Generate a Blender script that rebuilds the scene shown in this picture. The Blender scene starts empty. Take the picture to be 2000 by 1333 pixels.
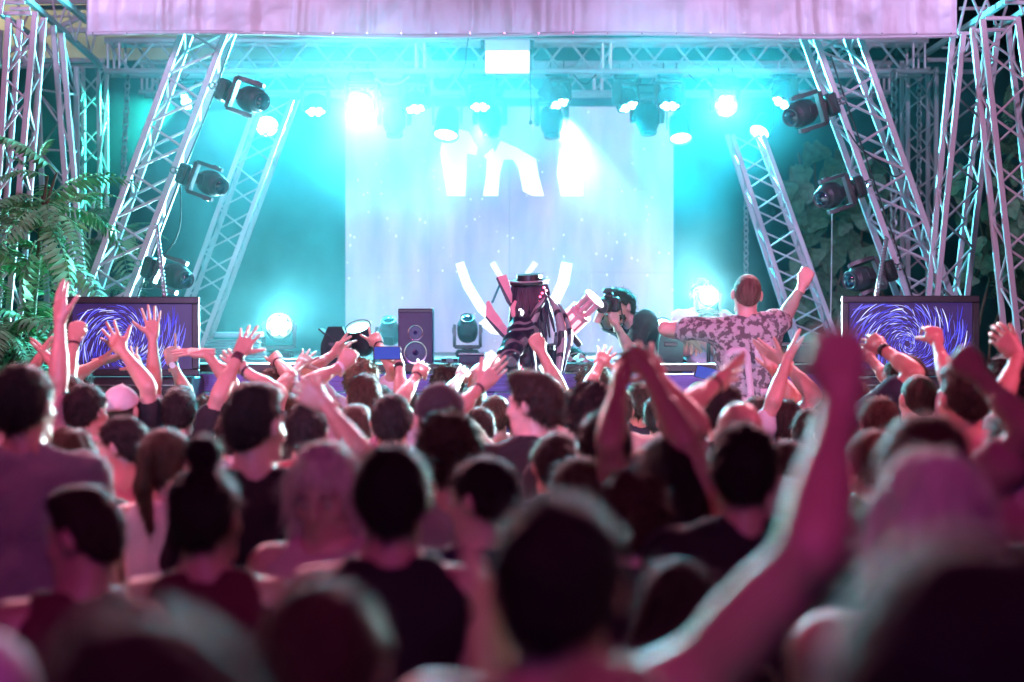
import bpy, bmesh, math, random
import numpy as np
from mathutils import Vector, Matrix, Quaternion

R = math.radians
rnd = random.Random(7)
SC = bpy.context.scene
COL = SC.collection

# ------------------------------------------------------------------ camera, sky, exposure
FPX = 70.0 / 36.0 * 2000.0
CAMZ = 1.95
HOR = 640.0
cam_data = bpy.data.cameras.new('camera')
cam_data.lens = 70.0
cam_data.sensor_width = 36.0
cam_data.clip_start = 0.05
cam_data.clip_end = 300.0
cam_data.dof.use_dof = True
cam_data.dof.focus_distance = 12.6
cam_data.dof.aperture_fstop = 1.8
cam_data.dof.aperture_blades = 0
cam = bpy.data.objects.new('camera', cam_data)
COL.objects.link(cam)
cam.location = (0, 0, CAMZ)
cam.rotation_euler = (R(90) - math.atan((666.5 - HOR) / FPX), 0, 0)
SC.camera = cam

W = bpy.data.worlds.new('World')
SC.world = W
W.use_nodes = True
wn = W.node_tree
wn.nodes.clear()
w_out = wn.nodes.new('ShaderNodeOutputWorld')
w_bg = wn.nodes.new('ShaderNodeBackground')
w_sky = wn.nodes.new('ShaderNodeTexSky')
w_sky.sky_type = 'NISHITA'
w_sky.sun_disc = False
w_sky.sun_elevation = R(-6)
w_sky.sun_rotation = R(200)
w_bg.inputs['Strength'].default_value = 0.15
wn.links.new(w_sky.outputs[0], w_bg.inputs['Color'])
wn.links.new(w_bg.outputs[0], w_out.inputs['Surface'])

SC.view_settings.view_transform = 'Standard'
SC.view_settings.look = 'None'
SC.view_settings.exposure = 0.0
SC.view_settings.gamma = 1.0
SC.view_settings.use_curve_mapping = False
SC.render.engine = 'CYCLES'
cy = SC.cycles
cy.use_denoising = True
try:
    cy.denoiser = 'OPENIMAGEDENOISE'
    cy.denoising_input_passes = 'RGB_ALBEDO_NORMAL'
except Exception:
    pass
cy.use_adaptive_sampling = True
cy.adaptive_threshold = 0.015
cy.max_bounces = 6
cy.diffuse_bounces = 3
cy.glossy_bounces = 3
cy.transmission_bounces = 3
cy.volume_bounces = 1
cy.transparent_max_bounces = 8
cy.sample_clamp_indirect = 4.0
cy.caustics_reflective = False
cy.caustics_refractive = False
cy.volume_step_rate = 2.0
cy.volume_max_steps = 96


def P(px, py, d):
    """The point of the place seen at pixel (px, py) of the 2000 px photograph, d metres away."""
    return Vector(((px - 1000.0) * d / FPX, d, CAMZ + (HOR - py) * d / FPX))


# ------------------------------------------------------------------ lamps of the show
def spot(name, loc, target, power, color, angle, blend=0.5, radius=0.05, parent=None):
    l = bpy.data.lights.new(name, 'SPOT')
    l.energy = power
    l.color = color
    l.spot_size = R(angle)
    l.spot_blend = blend
    l.shadow_soft_size = radius
    o = bpy.data.objects.new(name, l)
    COL.objects.link(o)
    loc = Vector(loc)
    o.location = loc
    o.rotation_euler = (Vector(target) - loc).to_track_quat('-Z', 'Y').to_euler()
    if parent is not None:
        o.parent = parent
        o.matrix_parent_inverse = parent.matrix_world.inverted()
    return o


PINK = (1.0, 0.17, 0.35)
# front of house lamps above the audience, out of the picture, aimed at the trusses, the banner and the stage front
for _s in (-1, 1):
    spot('front_wash_lamp', (_s * 2.6, 7.6, 6.2), (_s * 3.2, 14.9, 3.1), 860, (0.90, 0.58, 1.0), 50, 0.8, 0.12)
    spot('front_wash_lamp', (_s * 5.2, 11.0, 5.6), (_s * 1.0, 17.0, 4.5), 620, (0.74, 0.54, 1.0), 40, 0.8, 0.12)
spot('front_wash_lamp', (0, 9.0, 6.4), (0, 14.5, 4.3), 260, (0.84, 0.68, 1.0), 50, 0.9, 0.12)
spot('front_wash_lamp', (-2.6, -6.0, 5.6), (0.2, 13.6, 1.95), 7000, (0.62, 0.46, 1.0), 17, 0.6, 0.12)
# audience lamps out of view at both sides, pink, raking the front rows
spot('audience_fill', (-6.0, 5.6, 5.4), (0.4, 10.0, 1.8), 1650, PINK, 66, 0.8, 0.15)
spot('audience_fill', (6.0, 5.6, 5.4), (-0.4, 10.0, 1.8), 1650, PINK, 66, 0.8, 0.15)
spot('audience_fill', (0.0, -2.0, 6.0), (0.0, 7.5, 1.4), 430, (1.0, 0.09, 0.34), 80, 0.8, 0.3)  # added pink fill behind the camera, brightens the near arms
spot('audience_fill', (0.0, -3.5, 4.6), (0.0, 6.0, 1.5), 230, (0.16, 0.07, 1.0), 80, 0.8, 0.3)  # added blue fill, tints the crowd's shadows navy
# blinders along the roof's front edge behind the banner, over the crowd: rose white; the cyan pair between is added to rim heads
for _x, _p in ((-3.6, 1300), (-1.3, 1300), (1.3, 1300), (3.6, 1300)):
    spot('crowd_rim_light', (_x, 14.2, 5.1), (_x * 0.6, 7.0, 1.6), _p, (1.0, 0.38, 0.48), 68, 0.8, 0.10)
for _x in (-0.9, 0.9):
    spot('crowd_rim_light', (_x, 14.3, 4.5), (_x * 0.3, 5.0, 1.7), 300, (0.02, 0.76, 1.0), 85, 0.6, 0.10)


# ------------------------------------------------------------------ materials
def mat(name, base=(0.5, 0.5, 0.5), rough=0.5, metal=0.0, emit=None, strength=0.0, var=0.0, vscale=8.0,
        bump=0.0, bscale=40.0, sheen=0.0, coat=0.0, alpha=1.0, stretch=(1, 1, 1), spec=0.5):
    m = bpy.data.materials.new(name)
    m.use_nodes = True
    nt = m.node_tree
    b = nt.nodes['Principled BSDF']
    b.inputs['Base Color'].default_value = (*base, 1)
    b.inputs['Roughness'].default_value = rough
    b.inputs['Metallic'].default_value = metal
    b.inputs['Specular IOR Level'].default_value = spec
    b.inputs['Alpha'].default_value = alpha
    if sheen:
        b.inputs['Sheen Weight'].default_value = sheen
        b.inputs['Sheen Roughness'].default_value = 0.4
    if coat:
        b.inputs['Coat Weight'].default_value = coat
    if emit is not None:
        b.inputs['Emission Color'].default_value = (*emit, 1)
        b.inputs['Emission Strength'].default_value = strength
    if var or bump:
        tc = nt.nodes.new('ShaderNodeTexCoord')
        mp = nt.nodes.new('ShaderNodeMapping')
        mp.inputs['Scale'].default_value = stretch
        nt.links.new(tc.outputs['Object'], mp.inputs['Vector'])
    if var:
        n = nt.nodes.new('ShaderNodeTexNoise')
        n.inputs['Scale'].default_value = vscale
        n.inputs['Detail'].default_value = 4
        nt.links.new(mp.outputs[0], n.inputs['Vector'])
        cr = nt.nodes.new('ShaderNodeValToRGB')
        cr.color_ramp.elements[0].position = 0.3
        cr.color_ramp.elements[1].position = 0.7
        cr.color_ramp.elements[0].color = (*[c * (1 - var) for c in base], 1)
        cr.color_ramp.elements[1].color = (*[min(1, c * (1 + var)) for c in base], 1)
        nt.links.new(n.outputs['Fac'], cr.inputs['Fac'])
        nt.links.new(cr.outputs[0], b.inputs['Base Color'])
    if bump:
        n2 = nt.nodes.new('ShaderNodeTexNoise')
        n2.inputs['Scale'].default_value = bscale
        n2.inputs['Detail'].default_value = 5
        nt.links.new(mp.outputs[0], n2.inputs['Vector'])
        bp = nt.nodes.new('ShaderNodeBump')
        bp.inputs['Strength'].default_value = bump
        bp.inputs['Distance'].default_value = 0.02
        nt.links.new(n2.outputs['Fac'], bp.inputs['Height'])
        nt.links.new(bp.outputs[0], b.inputs['Normal'])
    return m


M = {}
M['alu'] = mat('aluminium', (0.62, 0.62, 0.64), 0.38, 0.55, var=0.12, vscale=14, bump=0.05)
M['painted_steel'] = mat('painted_steel', (0.52, 0.50, 0.52), 0.5, 0.1, var=0.15, vscale=10, bump=0.06)
M['black_metal'] = mat('black_metal', (0.028, 0.028, 0.032), 0.42, 0.2, var=0.2, bump=0.05)
M['black_plastic'] = mat('black_plastic', (0.035, 0.033, 0.04), 0.38, 0.0, var=0.15, bump=0.04)
M['chrome'] = mat('chrome', (0.8, 0.8, 0.82), 0.18, 0.9)
M['lens'] = mat('lens_glass', (0.01, 0.012, 0.03), 0.04, 0.0, coat=1.0, spec=0.8)
M['cable'] = mat('cable_rubber', (0.02, 0.02, 0.022), 0.5)
M['white_cable'] = mat('white_cable', (0.6, 0.6, 0.6), 0.5)
M['steel_chain'] = mat('steel_chain', (0.35, 0.35, 0.36), 0.4, 0.7)
M['ground'] = mat('asphalt', (0.05, 0.05, 0.052), 0.9, var=0.3, vscale=3, bump=0.3, bscale=90)
M['deck'] = mat('stage_deck', (0.06, 0.055, 0.055), 0.55, var=0.35, vscale=4, bump=0.1)
M['skirt'] = mat('stage_skirt', (0.20, 0.18, 0.50), 0.75, var=0.2, vscale=30, stretch=(0.2, 1, 3), bump=0.3, bscale=20)  # violet of the light on the stage front, put into the base colour
M['backdrop'] = mat('backdrop_cloth', (0.008, 0.085, 0.075), 0.95, var=0.5, vscale=1.6, bump=0.2, bscale=9)
M['pale_wall'] = mat('pale_wall', (0.50, 0.48, 0.36), 0.9, var=0.3, vscale=2.5)
M['cyan_lit'] = mat('lit_cyan_lens', (0.6, 0.9, 1), 0.3, emit=(0.45, 1.0, 1.0), strength=14)
M['cyan_bead'] = mat('lit_bead', (0.6, 0.9, 1), 0.3, emit=(0.35, 1.0, 1.0), strength=18)
M['white_lit'] = mat('lit_white_lens', (0.9, 0.9, 1), 0.3, emit=(0.75, 1.0, 1.0), strength=120)
M['leaf'] = mat('leaf_green', (0.17, 0.42, 0.21), 0.7, var=0.45, vscale=5, spec=0.2)
M['ivy'] = mat('ivy_green', (0.10, 0.19, 0.11), 0.5, var=0.4, vscale=3)
M['bark'] = mat('bark', (0.13, 0.10, 0.07), 0.9, var=0.3, bump=0.4)


# ------------------------------------------------------------------ object helpers
def link(o, parent=None, world=False):
    COL.objects.link(o)
    if parent is not None:
        o.parent = parent
    return o


def tag(o, label=None, cat=None, group=None, kind=None):
    if label:
        o['label'] = label
    if cat:
        o['category'] = cat
    if group:
        o['group'] = group
    if kind:
        o['kind'] = kind
    return o


def empty(name, loc, label, cat, group=None):
    o = bpy.data.objects.new(name, None)
    o.empty_display_size = 0.1
    COL.objects.link(o)
    o.location = loc
    tag(o, label, cat, group)
    return o


def chamfer_box(sx, sy, sz, b):
    """Verts and faces of a box with chamfered edges."""
    hx, hy, hz = sx / 2, sy / 2, sz / 2
    b = min(b, hx * 0.9, hy * 0.9, hz * 0.9)
    bm = bmesh.new()
    bmesh.ops.create_cube(bm, size=1)
    for v in bm.verts:
        v.co = Vector((v.co.x * sx, v.co.y * sy, v.co.z * sz))
    if b > 0:
        bmesh.ops.bevel(bm, geom=list(bm.edges), offset=b, segments=1, affect='EDGES', profile=0.5)
    bm.verts.index_update()
    vs = [v.co.copy() for v in bm.verts]
    fs = [[v.index for v in f.verts] for f in bm.faces]
    bm.free()
    return vs, fs


class MB:
    """Collects shapes and links them as ONE mesh object."""

    def __init__(self):
        self.v, self.f = [], []

    def add(self, vs, fs, m=None):
        n = len(self.v)
        self.v.extend([(m @ Vector(v)) if m is not None else Vector(v) for v in vs])
        self.f.extend([[i + n for i in f] for f in fs])
        return self

    def box(self, c, s, b=0.004, rot=None):
        vs, fs = chamfer_box(*s, b)
        m = Matrix.Translation(c)
        if rot is not None:
            m = m @ rot.to_4x4()
        return self.add(vs, fs, m)

    def tube(self, pts, r, n=8, caps=True):
        pts = [Vector(p) for p in pts]
        rs = r if isinstance(r, (list, tuple)) else [r] * len(pts)
        vs, fs = [], []
        ref = None
        for i, p in enumerate(pts):
            t = (pts[min(i + 1, len(pts) - 1)] - pts[max(i - 1, 0)]).normalized()
            if ref is None:
                ref = Vector((0, 0, 1)) if abs(t.z) < 0.9 else Vector((1, 0, 0))
            u = t.cross(ref)
            if u.length < 1e-5:
                u = t.orthogonal()
            u.normalize()
            w = t.cross(u)
            ref = u.cross(t)
            for k in range(n):
                a = 2 * math.pi * k / n
                vs.append(p + rs[i] * (math.cos(a) * u + math.sin(a) * w))
        for i in range(len(pts) - 1):
            for k in range(n):
                a, b2 = i * n + k, i * n + (k + 1) % n
                fs.append([a, b2, b2 + n, a + n])
        if caps:
            fs.append(list(range(n))[::-1])
            fs.append([(len(pts) - 1) * n + k for k in range(n)])
        return self.add(vs, fs)

    def lathe(self, prof, m=None, n=20):
        """prof: (radius, z) pairs."""
        vs, fs = [], []
        for r, z in prof:
            for k in range(n):
                a = 2 * math.pi * k / n
                vs.append((r * math.cos(a), r * math.sin(a), z))
        for i in range(len(prof) - 1):
            for k in range(n):
                a, b2 = i * n + k, i * n + (k + 1) % n
                fs.append([a, b2, b2 + n, a + n])
        fs.append(list(range(n))[::-1])
        fs.append([(len(prof) - 1) * n + k for k in range(n)])
        return self.add(vs, fs, m)

    def prism(self, poly, depth, m=None):
        """poly in XZ, extruded along Y by depth (centred)."""
        n = len(poly)
        vs = [(x, -depth / 2, z) for x, z in poly] + [(x, depth / 2, z) for x, z in poly]
        fs = [list(range(n)), list(range(2 * n - 1, n - 1, -1))]
        for i in range(n):
            j = (i + 1) % n
            fs.append([j, i, i + n, j + n])
        return self.add(vs, fs, m)

    def mesh(self, name, material, smooth=True, angle=40):
        me = bpy.data.meshes.new(name)
        me.from_pydata([tuple(v) for v in self.v], [], self.f)
        if material is not None:
            me.materials.append(material)
        me.update()
        if smooth:
            me.shade_smooth()
            try:
                me.set_sharp_from_angle(angle=R(angle))
            except Exception:
                pass
        return me

    def build(self, name, material, parent=None, offset=None, smooth=True, angle=40):
        """offset: world origin the mesh verts are expressed against."""
        if offset is not None:
            off = Vector(offset)
            self.v = [v - off for v in self.v]
        o = bpy.data.objects.new(name, self.mesh(name, material, smooth, angle))
        return link(o, parent)


def unit_tube(n, name, square=False):
    mb = MB()
    if square:
        c = 0.82
        q = [(1, -c), (1, c), (c, 1), (-c, 1), (-1, c), (-1, -c), (-c, -1), (c, -1)]
    else:
        q = [(math.cos(2 * math.pi * k / n), math.sin(2 * math.pi * k / n)) for k in range(n)]
    n = len(q)
    vs = [(x, y, 0) for x, y in q] + [(x, y, 1) for x, y in q]
    fs = [[k, (k + 1) % n, (k + 1) % n + n, k + n] for k in range(n)] + [list(range(n))[::-1], list(range(n, 2 * n))]
    mb.add(vs, fs)
    return mb


_tube_mesh = {}


def bar(name, p, q, r, material, parent, square=False, n=10):
    """One bar of a frame: an object of its own that shares its mesh with all bars alike."""
    key = (material.name, square, n)
    if key not in _tube_mesh:
        _tube_mesh[key] = unit_tube(n, 'bar', square).mesh('bar', material, True, 30)
    o = bpy.data.objects.new(name, _tube_mesh[key])
    p, q = Vector(p), Vector(q)
    base = parent.location if parent is not None else Vector((0, 0, 0))
    d = q - p
    o.rotation_mode = 'QUATERNION'
    o.rotation_quaternion = d.to_track_quat('Z', 'Y')
    o.location = p - base
    o.scale = (r, r, d.length)
    link(o, parent)
    return o


def lerp(a, b, t):
    return a + (b - a) * t


def truss(label, chords, faces, bays, rc, rb, material, square=False, name='lattice_truss', group=None, cat='truss', rungs=(), phase=0):
    """chords: (start, end) pairs; faces: chord index pairs joined by zigzag braces."""
    root = empty(name, chords[0][0], label, cat, group)
    for a, b in chords:
        bar('chord', a, b, rc, material, root, square, 10)
    for fi, (i, j) in enumerate(faces):
        a, b = chords[i], chords[j]
        for k in range(bays):
            if (fi + phase) % 2:
                a, b = b, a
            p0, p1 = lerp(a[0], a[1], (k + 0.02) / bays), lerp(a[0], a[1], (k + 0.98) / bays)
            m = lerp(b[0], b[1], (k + 0.5) / bays)
            bar('brace', p0, m, rb, material, root, False, 6)
            bar('brace', m, p1, rb, material, root, False, 6)
            if (fi + phase) % 2:
                a, b = b, a
        for t in rungs:
            bar('rung', lerp(a[0], a[1], t), lerp(b[0], b[1], t), rb, material, root, False, 6)
    return root
# ================================================================== setting
from mathutils import noise as mnoise
ZF = 0.70      # stage floor
ZT = 1.706     # counter and riser tops

mb = MB(); mb.box((0, 20, -0.05), (70, 80, 0.1), 0)
tag(mb.build('ground', M['ground']), kind='structure')

# stage: floor, riser, front counter
st = empty('stage', (0, 13.2, 0), 'low concert stage with a violet lit front and a raised rear deck', 'stage')
mb = MB(); mb.box((0, 17.0, ZF / 2), (7.4, 7.6, ZF), 0.01); mb.build('stage_floor', M['deck'], st, st.location)
mb = MB(); mb.box((0, 18.1, (ZF + ZT) / 2 + 0.002), (7.2, 5.2, ZT - ZF - 0.004), 0.01); mb.build('riser', M['deck'], st, st.location)
ct = empty('counter', (0, 13.2, ZF), 'long equipment counter with violet lit boards facing the crowd', 'counter')
mb = MB(); mb.box((0.15, 13.55, ZT - 0.025), (4.9, 0.62, 0.05), 0.006); mb.build('counter_top', M['deck'], ct, ct.location)
for k in range(7):
    mb = MB(); mb.box((0.15, 13.262 + 0.004 * (k % 2), ZT - 0.125 - k * 0.125), (4.86, 0.02, 0.118), 0.004)
    mb.build('board', M['skirt'], ct, ct.location)
mb = MB()
for x in (-2.2, -0.7, 0.9, 2.5):
    mb.box((x, 13.75, (ZF + ZT - 0.05) / 2), (0.06, 0.06, ZT - ZF - 0.06), 0.005)
mb.build('leg', M['black_metal'], ct, ct.location)

# rear cloth wall and pale house wall past its top edge
def cloth_wall(name, x0, x1, z0, z1, y, label, material, amp=0.05, wl=0.55, nx=160, nz=10):
    mb = MB(); vs, fs = [], []
    for i in range(nx + 1):
        x = lerp(x0, x1, i / nx)
        for j in range(nz + 1):
            z = lerp(z0, z1, j / nz)
            a = amp * (0.3 + 0.7 * (1 - j / nz))
            vs.append((x, y + a * math.sin(x * 6.28 / wl + 0.8 * math.sin(x * 1.7)) + 0.4 * a * math.sin(x * 17 + z), z))
    for i in range(nx):
        for j in range(nz):
            a = i * (nz + 1) + j
            fs.append([a, a + nz + 1, a + nz + 2, a + 1])
    mb.add(vs, fs)
    o = mb.build(name, material)
    mod = o.modifiers.new('thick', 'SOLIDIFY'); mod.thickness = 0.01
    return o

bd = cloth_wall('backdrop_curtain', -9, 9, 0, P(0, 118, 22.4).z, 22.4, '', M['backdrop'])
tag(bd, 'tall dark green cloth wall hung behind the whole stage', 'backdrop')
mb = MB(); mb.box((-5.5, 24.5, 4), (9, 0.3, 8), 0.01)
tag(mb.build('house_wall', M['pale_wall']), 'pale plastered house wall showing past the roof frame', 'wall')
spot('street_lamp_light', (-6.5, 23.0, 7.2), (-5.2, 24.3, 5.2), 260, (1.0, 0.92, 0.72), 120, 0.8, 0.2)

# ------------------------------------------------------------------ roof trusses
def px_chord(x0, y0, x1, y1, d0, d1=None):
    return (P(x0, y0, d0), P(x1, y1, d1 if d1 else d0))

def box_truss(label, xl, xr, ytop, ybot, d, depth, bays, group=None, rc=0.025, rb=0.012):
    zt, zb = P(0, ytop, d).z, P(0, ybot, d).z
    X0, X1 = P(xl, 0, d).x, P(xr, 0, d).x
    ch = [(Vector((X0, y, z)), Vector((X1, y, z))) for y, z in ((d, zt), (d, zb), (d + depth, zb), (d + depth, zt))]
    return truss(label, ch, [(0, 1), (1, 2), (2, 3), (3, 0)], bays, rc, rb, M['alu'], rungs=(0.004, 0.018, 0.378, 0.388, 0.605, 0.615, 0.982, 0.996), group=group)

box_truss('long silver box truss carrying the row of lamps just below the banner', 205, 1812, 80, 140, 17.0, 0.27, 16)
box_truss('shorter silver box truss set behind and lower, over the big screen', 272, 1742, 124, 181, 19.0, 0.27, 15, rc=0.022)

# leaning square trusses at the stage front
LT = [px_chord(118, 710, 395, -40, 14.8), px_chord(199, 710, 480, -40, 14.8), px_chord(212, 710, 497, -40, 15.08), px_chord(143, 710, 412, -40, 15.08)]
truss('tall leaning white truss above the screen beside the fern-leaved tree', LT, [(0, 1), (1, 2), (2, 3), (3, 0)], 8, 0.0225, 0.0115, M['painted_steel'], True, name='leaning_truss', group='leaning trusses')
RT = [px_chord(1820, 710, 1551, -40, 14.8), px_chord(1904, 710, 1639, -40, 14.8), px_chord(1886, 710, 1610, -40, 15.08), px_chord(1800, 710, 1525, -40, 15.08)]
truss('tall leaning white truss with twisted ropes above the other crowd screen', RT, [(0, 1), (1, 2), (2, 3), (3, 0)], 8, 0.0225, 0.0115, M['painted_steel'], True, name='leaning_truss', group='leaning trusses', phase=1)
LI = [px_chord(320, 705, 504, 195, 16.4), px_chord(384, 705, 571, 195, 16.4), px_chord(396, 705, 582, 195, 16.62), px_chord(334, 705, 517, 195, 16.62)]
truss('slim leaning truss in the cyan smoke beside the bright floor lamp', LI, [(0, 1), (1, 2), (2, 3), (3, 0)], 6, 0.019, 0.0085, M['painted_steel'], True, name='leaning_truss', group='leaning trusses', phase=1)
RI = [px_chord(1573, 705, 1430, 264, 16.4), px_chord(1649, 705, 1490, 264, 16.4), px_chord(1637, 705, 1479, 264, 16.62), px_chord(1562, 705, 1419, 264, 16.62)]
truss('slim leaning truss behind the raised fist of the bald man', RI, [(0, 1), (1, 2), (2, 3), (3, 0)], 6, 0.019, 0.0085, M['painted_steel'], True, name='leaning_truss', group='leaning trusses')

# side towers
def tower(label, px, faces, bays, rc=0.02, rb=0.009, rungs=(), phase=0, ext=712):
    ch = []
    for x0, y0, x1, y1, d in px:
        s = (x1 - x0) / (y1 - y0)
        b = P(x0 + s * (ext - y0), ext, d)
        t = P(x0, y0, d)
        # carry the leg on down to the ground
        k = (t - b); g = b - k * (b.z / k.z)
        ch.append((g, t))
    return truss(label, ch, faces, bays, rc, rb, M['painted_steel'], True, name='tower_leg', group='lattice legs of the side towers', cat='tower leg', rungs=rungs, phase=phase)

tower('pink lit lattice leg rising out of the fern-leaved tree', [(18, 36, 3, 270, 14.0), (70, 24, 45, 300, 14.0), (87, 36, 67, 280, 14.3), (40, 40, 20, 300, 14.3)], [(0, 1), (1, 2), (2, 3), (3, 0)], 10)
tower('violet lattice leg splaying inwards behind the fern-leaved tree', [(105, 51, 129, 366, 15.2), (121, 66, 147, 363, 15.2), (150, 132, 152, 400, 15.9), (70, 60, 84, 400, 15.9)], [(0, 1), (1, 2), (2, 3), (3, 0)], 9, phase=1)
tower('straight grey lattice column between fern tree and leaning truss', [(148, 130, 150, 400, 17.6), (193, 130, 195, 400, 17.6), (208, 130, 209, 400, 17.9), (163, 130, 164, 400, 17.9)], [(0, 1), (1, 2), (2, 3), (3, 0)], 9, 0.018)
tower('pink lattice leg splaying outwards beside the banner corner', [(1899, 54, 1935, 400, 14.0), (1918, 39, 1959, 400, 13.8), (1986, 36, 2023, 300, 13.8), (1968, 51, 1998, 315, 14.0)], [(0, 1), (1, 2), (2, 3), (3, 0)], 9)
tower('cyan edged lattice leg splaying inwards under the banner corner', [(1860, 70, 1830, 400, 14.6), (1881, 66, 1848, 400, 14.4), (1948, 63, 1907, 420, 15.0), (1926, 80, 1885, 420, 15.2)], [(0, 1), (1, 2), (2, 3), (3, 0)], 9, phase=1)
tower('straight grey lattice column behind the chain near the ivy', [(1761, 120, 1762, 400, 18.0), (1772, 120, 1773, 400, 17.7), (1828, 132, 1828, 400, 17.7), (1812, 132, 1812, 400, 18.0)], [(0, 1), (1, 2), (2, 3), (3, 0)], 9, 0.018)

def bar_frame(label, lines, name='roof_frame'):
    root = empty(name, P(lines[0][0], lines[0][1], lines[0][4]), label, 'roof frame', 'steel roof frames')
    for x0, y0, x1, y1, d0, d1, r in lines:
        bar('beam', P(x0, y0, d0), P(x1, y1, d1), r, M['painted_steel'], root, True)
    return root

bar_frame('steel roof frame crossing over the pale house wall', [
    (30, -22, 197, 128, 14.6, 17.6, 0.022), (-10, 18, 92, 92, 14.6, 17.2, 0.02), (108, -12, 170, 42, 14.9, 16.2, 0.022),
    (-40, 119, 205, 119, 17.5, 17.5, 0.02), (-40, 130, 205, 130, 17.9, 17.9, 0.02), (60, 4, 180, 4, 17, 17, 0.02), (75, 16, 180, 16, 17.2, 17.2, 0.02),
    (95, 60, 172, 60, 17, 17, 0.02), (100, 33, 168, 33, 17, 17, 0.009), (0, 27, 62, 27, 14.4, 14.4, 0.014), (4, 6, 50, 6, 14.8, 14.8, 0.014), (20, 18, 60, 18, 14.8, 14.8, 0.012),
    (102, -5, 112, 45, 16, 16, 0.008), (131, 8, 114, 58, 16, 16, 0.008), (132, 10, 145, 75, 16.3, 16.3, 0.008), (160, 38, 148, 80, 16.3, 16.3, 0.008),
    (32, -10, 46, 55, 16.5, 16.5, 0.009), (58, 22, 44, 58, 16.5, 16.5, 0.009), (10, 105, 168, 30, 17, 17, 0.02), (90, 62, 60, 110, 17, 17, 0.009), (168, 66, 176, 102, 17.4, 17.4, 0.008), (188, 66, 178, 104, 17.4, 17.4, 0.008),
    (40, 60, 52, 130, 16.8, 16.8, 0.02), (0, 60, -5, 130, 16.6, 16.6, 0.03), (8, -10, 2, 30, 14.2, 14.2, 0.012)])
bar_frame('violet steel roof frame rising past the banner corner', [
    (1985, -10, 1798, 112, 14.4, 17.5, 0.022), (2030, 2, 1850, 120, 14.8, 17.4, 0.02), (1796, 118, 1900, 118, 17.5, 17.5, 0.018), (1790, 141, 1910, 141, 17.8, 17.8, 0.018),
    (1838, 94, 1895, 94, 17, 17, 0.01), (1870, 66, 1905, 66, 14.6, 14.6, 0.012), (1924, 37, 1990, 37, 13.9, 13.9, 0.013), (1906, 60, 1970, 60, 14.1, 14.1, 0.013),
    (1872, 18, 1940, 18, 16, 16, 0.012), (1960, 6, 2030, 6, 14.6, 14.6, 0.014), (1897, -5, 1915, 38, 15.5, 15.5, 0.009), (1925, 0, 1945, 50, 15.5, 15.5, 0.009),
    (1888, -10, 1868, 75, 15, 15, 0.009), (1930, -10, 1885, 100, 15, 15, 0.009), (1965, 12, 1952, 55, 15.5, 15.5, 0.009), (1985, -5, 1998, 30, 15, 15, 0.009)])

# ------------------------------------------------------------------ banner over the stage front
def banner():
    d = 14.5
    m = mat('banner_foil', (0.52, 0.50, 0.56), 0.46, 0.25, var=0.10, vscale=2.5, bump=0.22, bscale=8, stretch=(1, 1, 0.6))
    root = empty('banner', P(1020, 76, d), 'crinkled silver plastic banner hung across the stage front', 'banner')
    nx, nz = 420, 26
    x0, x1, z0, z1 = P(170, 0, d).x, P(1868, 0, d).x, P(0, 70, d).z, P(0, -70, d).z
    folds = []
    x = x0
    while x < x1:
        w = rnd.uniform(0.05, 0.22)
        folds.append((x, w, rnd.uniform(-1, 1)))
        x += w
    def fold(x):
        for a, w, s in folds:
            if a <= x < a + w:
                t = (x - a) / w
                return s * 0.013 * math.sin(math.pi * t) ** 2 + 0.004 * (t - 0.5)
        return 0
    vs, fs = [], []
    for i in range(nx + 1):
        x = lerp(x0, x1, i / nx)
        for j in range(nz + 1):
            z = lerp(z0, z1, j / nz)
            if j == 0:
                z += 0.012 * math.sin(x * 2.1) - 0.02 * (x - x0) / (x1 - x0)
            y = d + fold(x + 0.010 * math.sin(z * 7 + x)) + 0.016 * mnoise.noise((x * 2.2, 3.1, z * 3.0)) + 0.008 * mnoise.noise((x * 7, 9.1, z * 6)) + 0.0035 * abs(mnoise.noise((x * 21, 5.1, z * 17)))
            vs.append((x, y, z))
    for i in range(nx):
        for j in range(nz):
            a = i * (nz + 1) + j
            fs.append([a, a + nz + 1, a + nz + 2, a + 1])
    mb = MB(); mb.add(vs, fs)
    o = mb.build('sheet', m, root, root.location, angle=180)
    mod = o.modifiers.new('thick', 'SOLIDIFY'); mod.thickness = 0.003
    mb = MB(); vs, fs = [], []
    for i in range(nx + 1):
        x = lerp(x0, x1, i / nx)
        zz = z0 + 0.012 * math.sin(x * 2.1) - 0.02 * (x - x0) / (x1 - x0)
        vs += [(x, d - 0.012 + 0.004 * math.sin(x * 15), zz - 0.004), (x, d - 0.014 + 0.004 * math.sin(x * 15), zz + 0.026)]
    for i in range(nx):
        fs.append([2 * i, 2 * i + 2, 2 * i + 3, 2 * i + 1])
    mb.add(vs, fs)
    o = mb.build('hem', m, root, root.location, angle=180)
    mod = o.modifiers.new('thick', 'SOLIDIFY'); mod.thickness = 0.004
    mb = MB()
    for k in range(26):
        x = lerp(x0 + 0.05, x1 - 0.05, k / 25)
        mb.lathe([(0.006, 0), (0.006, 0.004)], Matrix.Translation((x, d - 0.03, z0 + 0.01)) @ Matrix.Rotation(R(90), 4, 'X'), 8)
    mb.build('grommet', M['chrome'], root, root.location)
banner()

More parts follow.
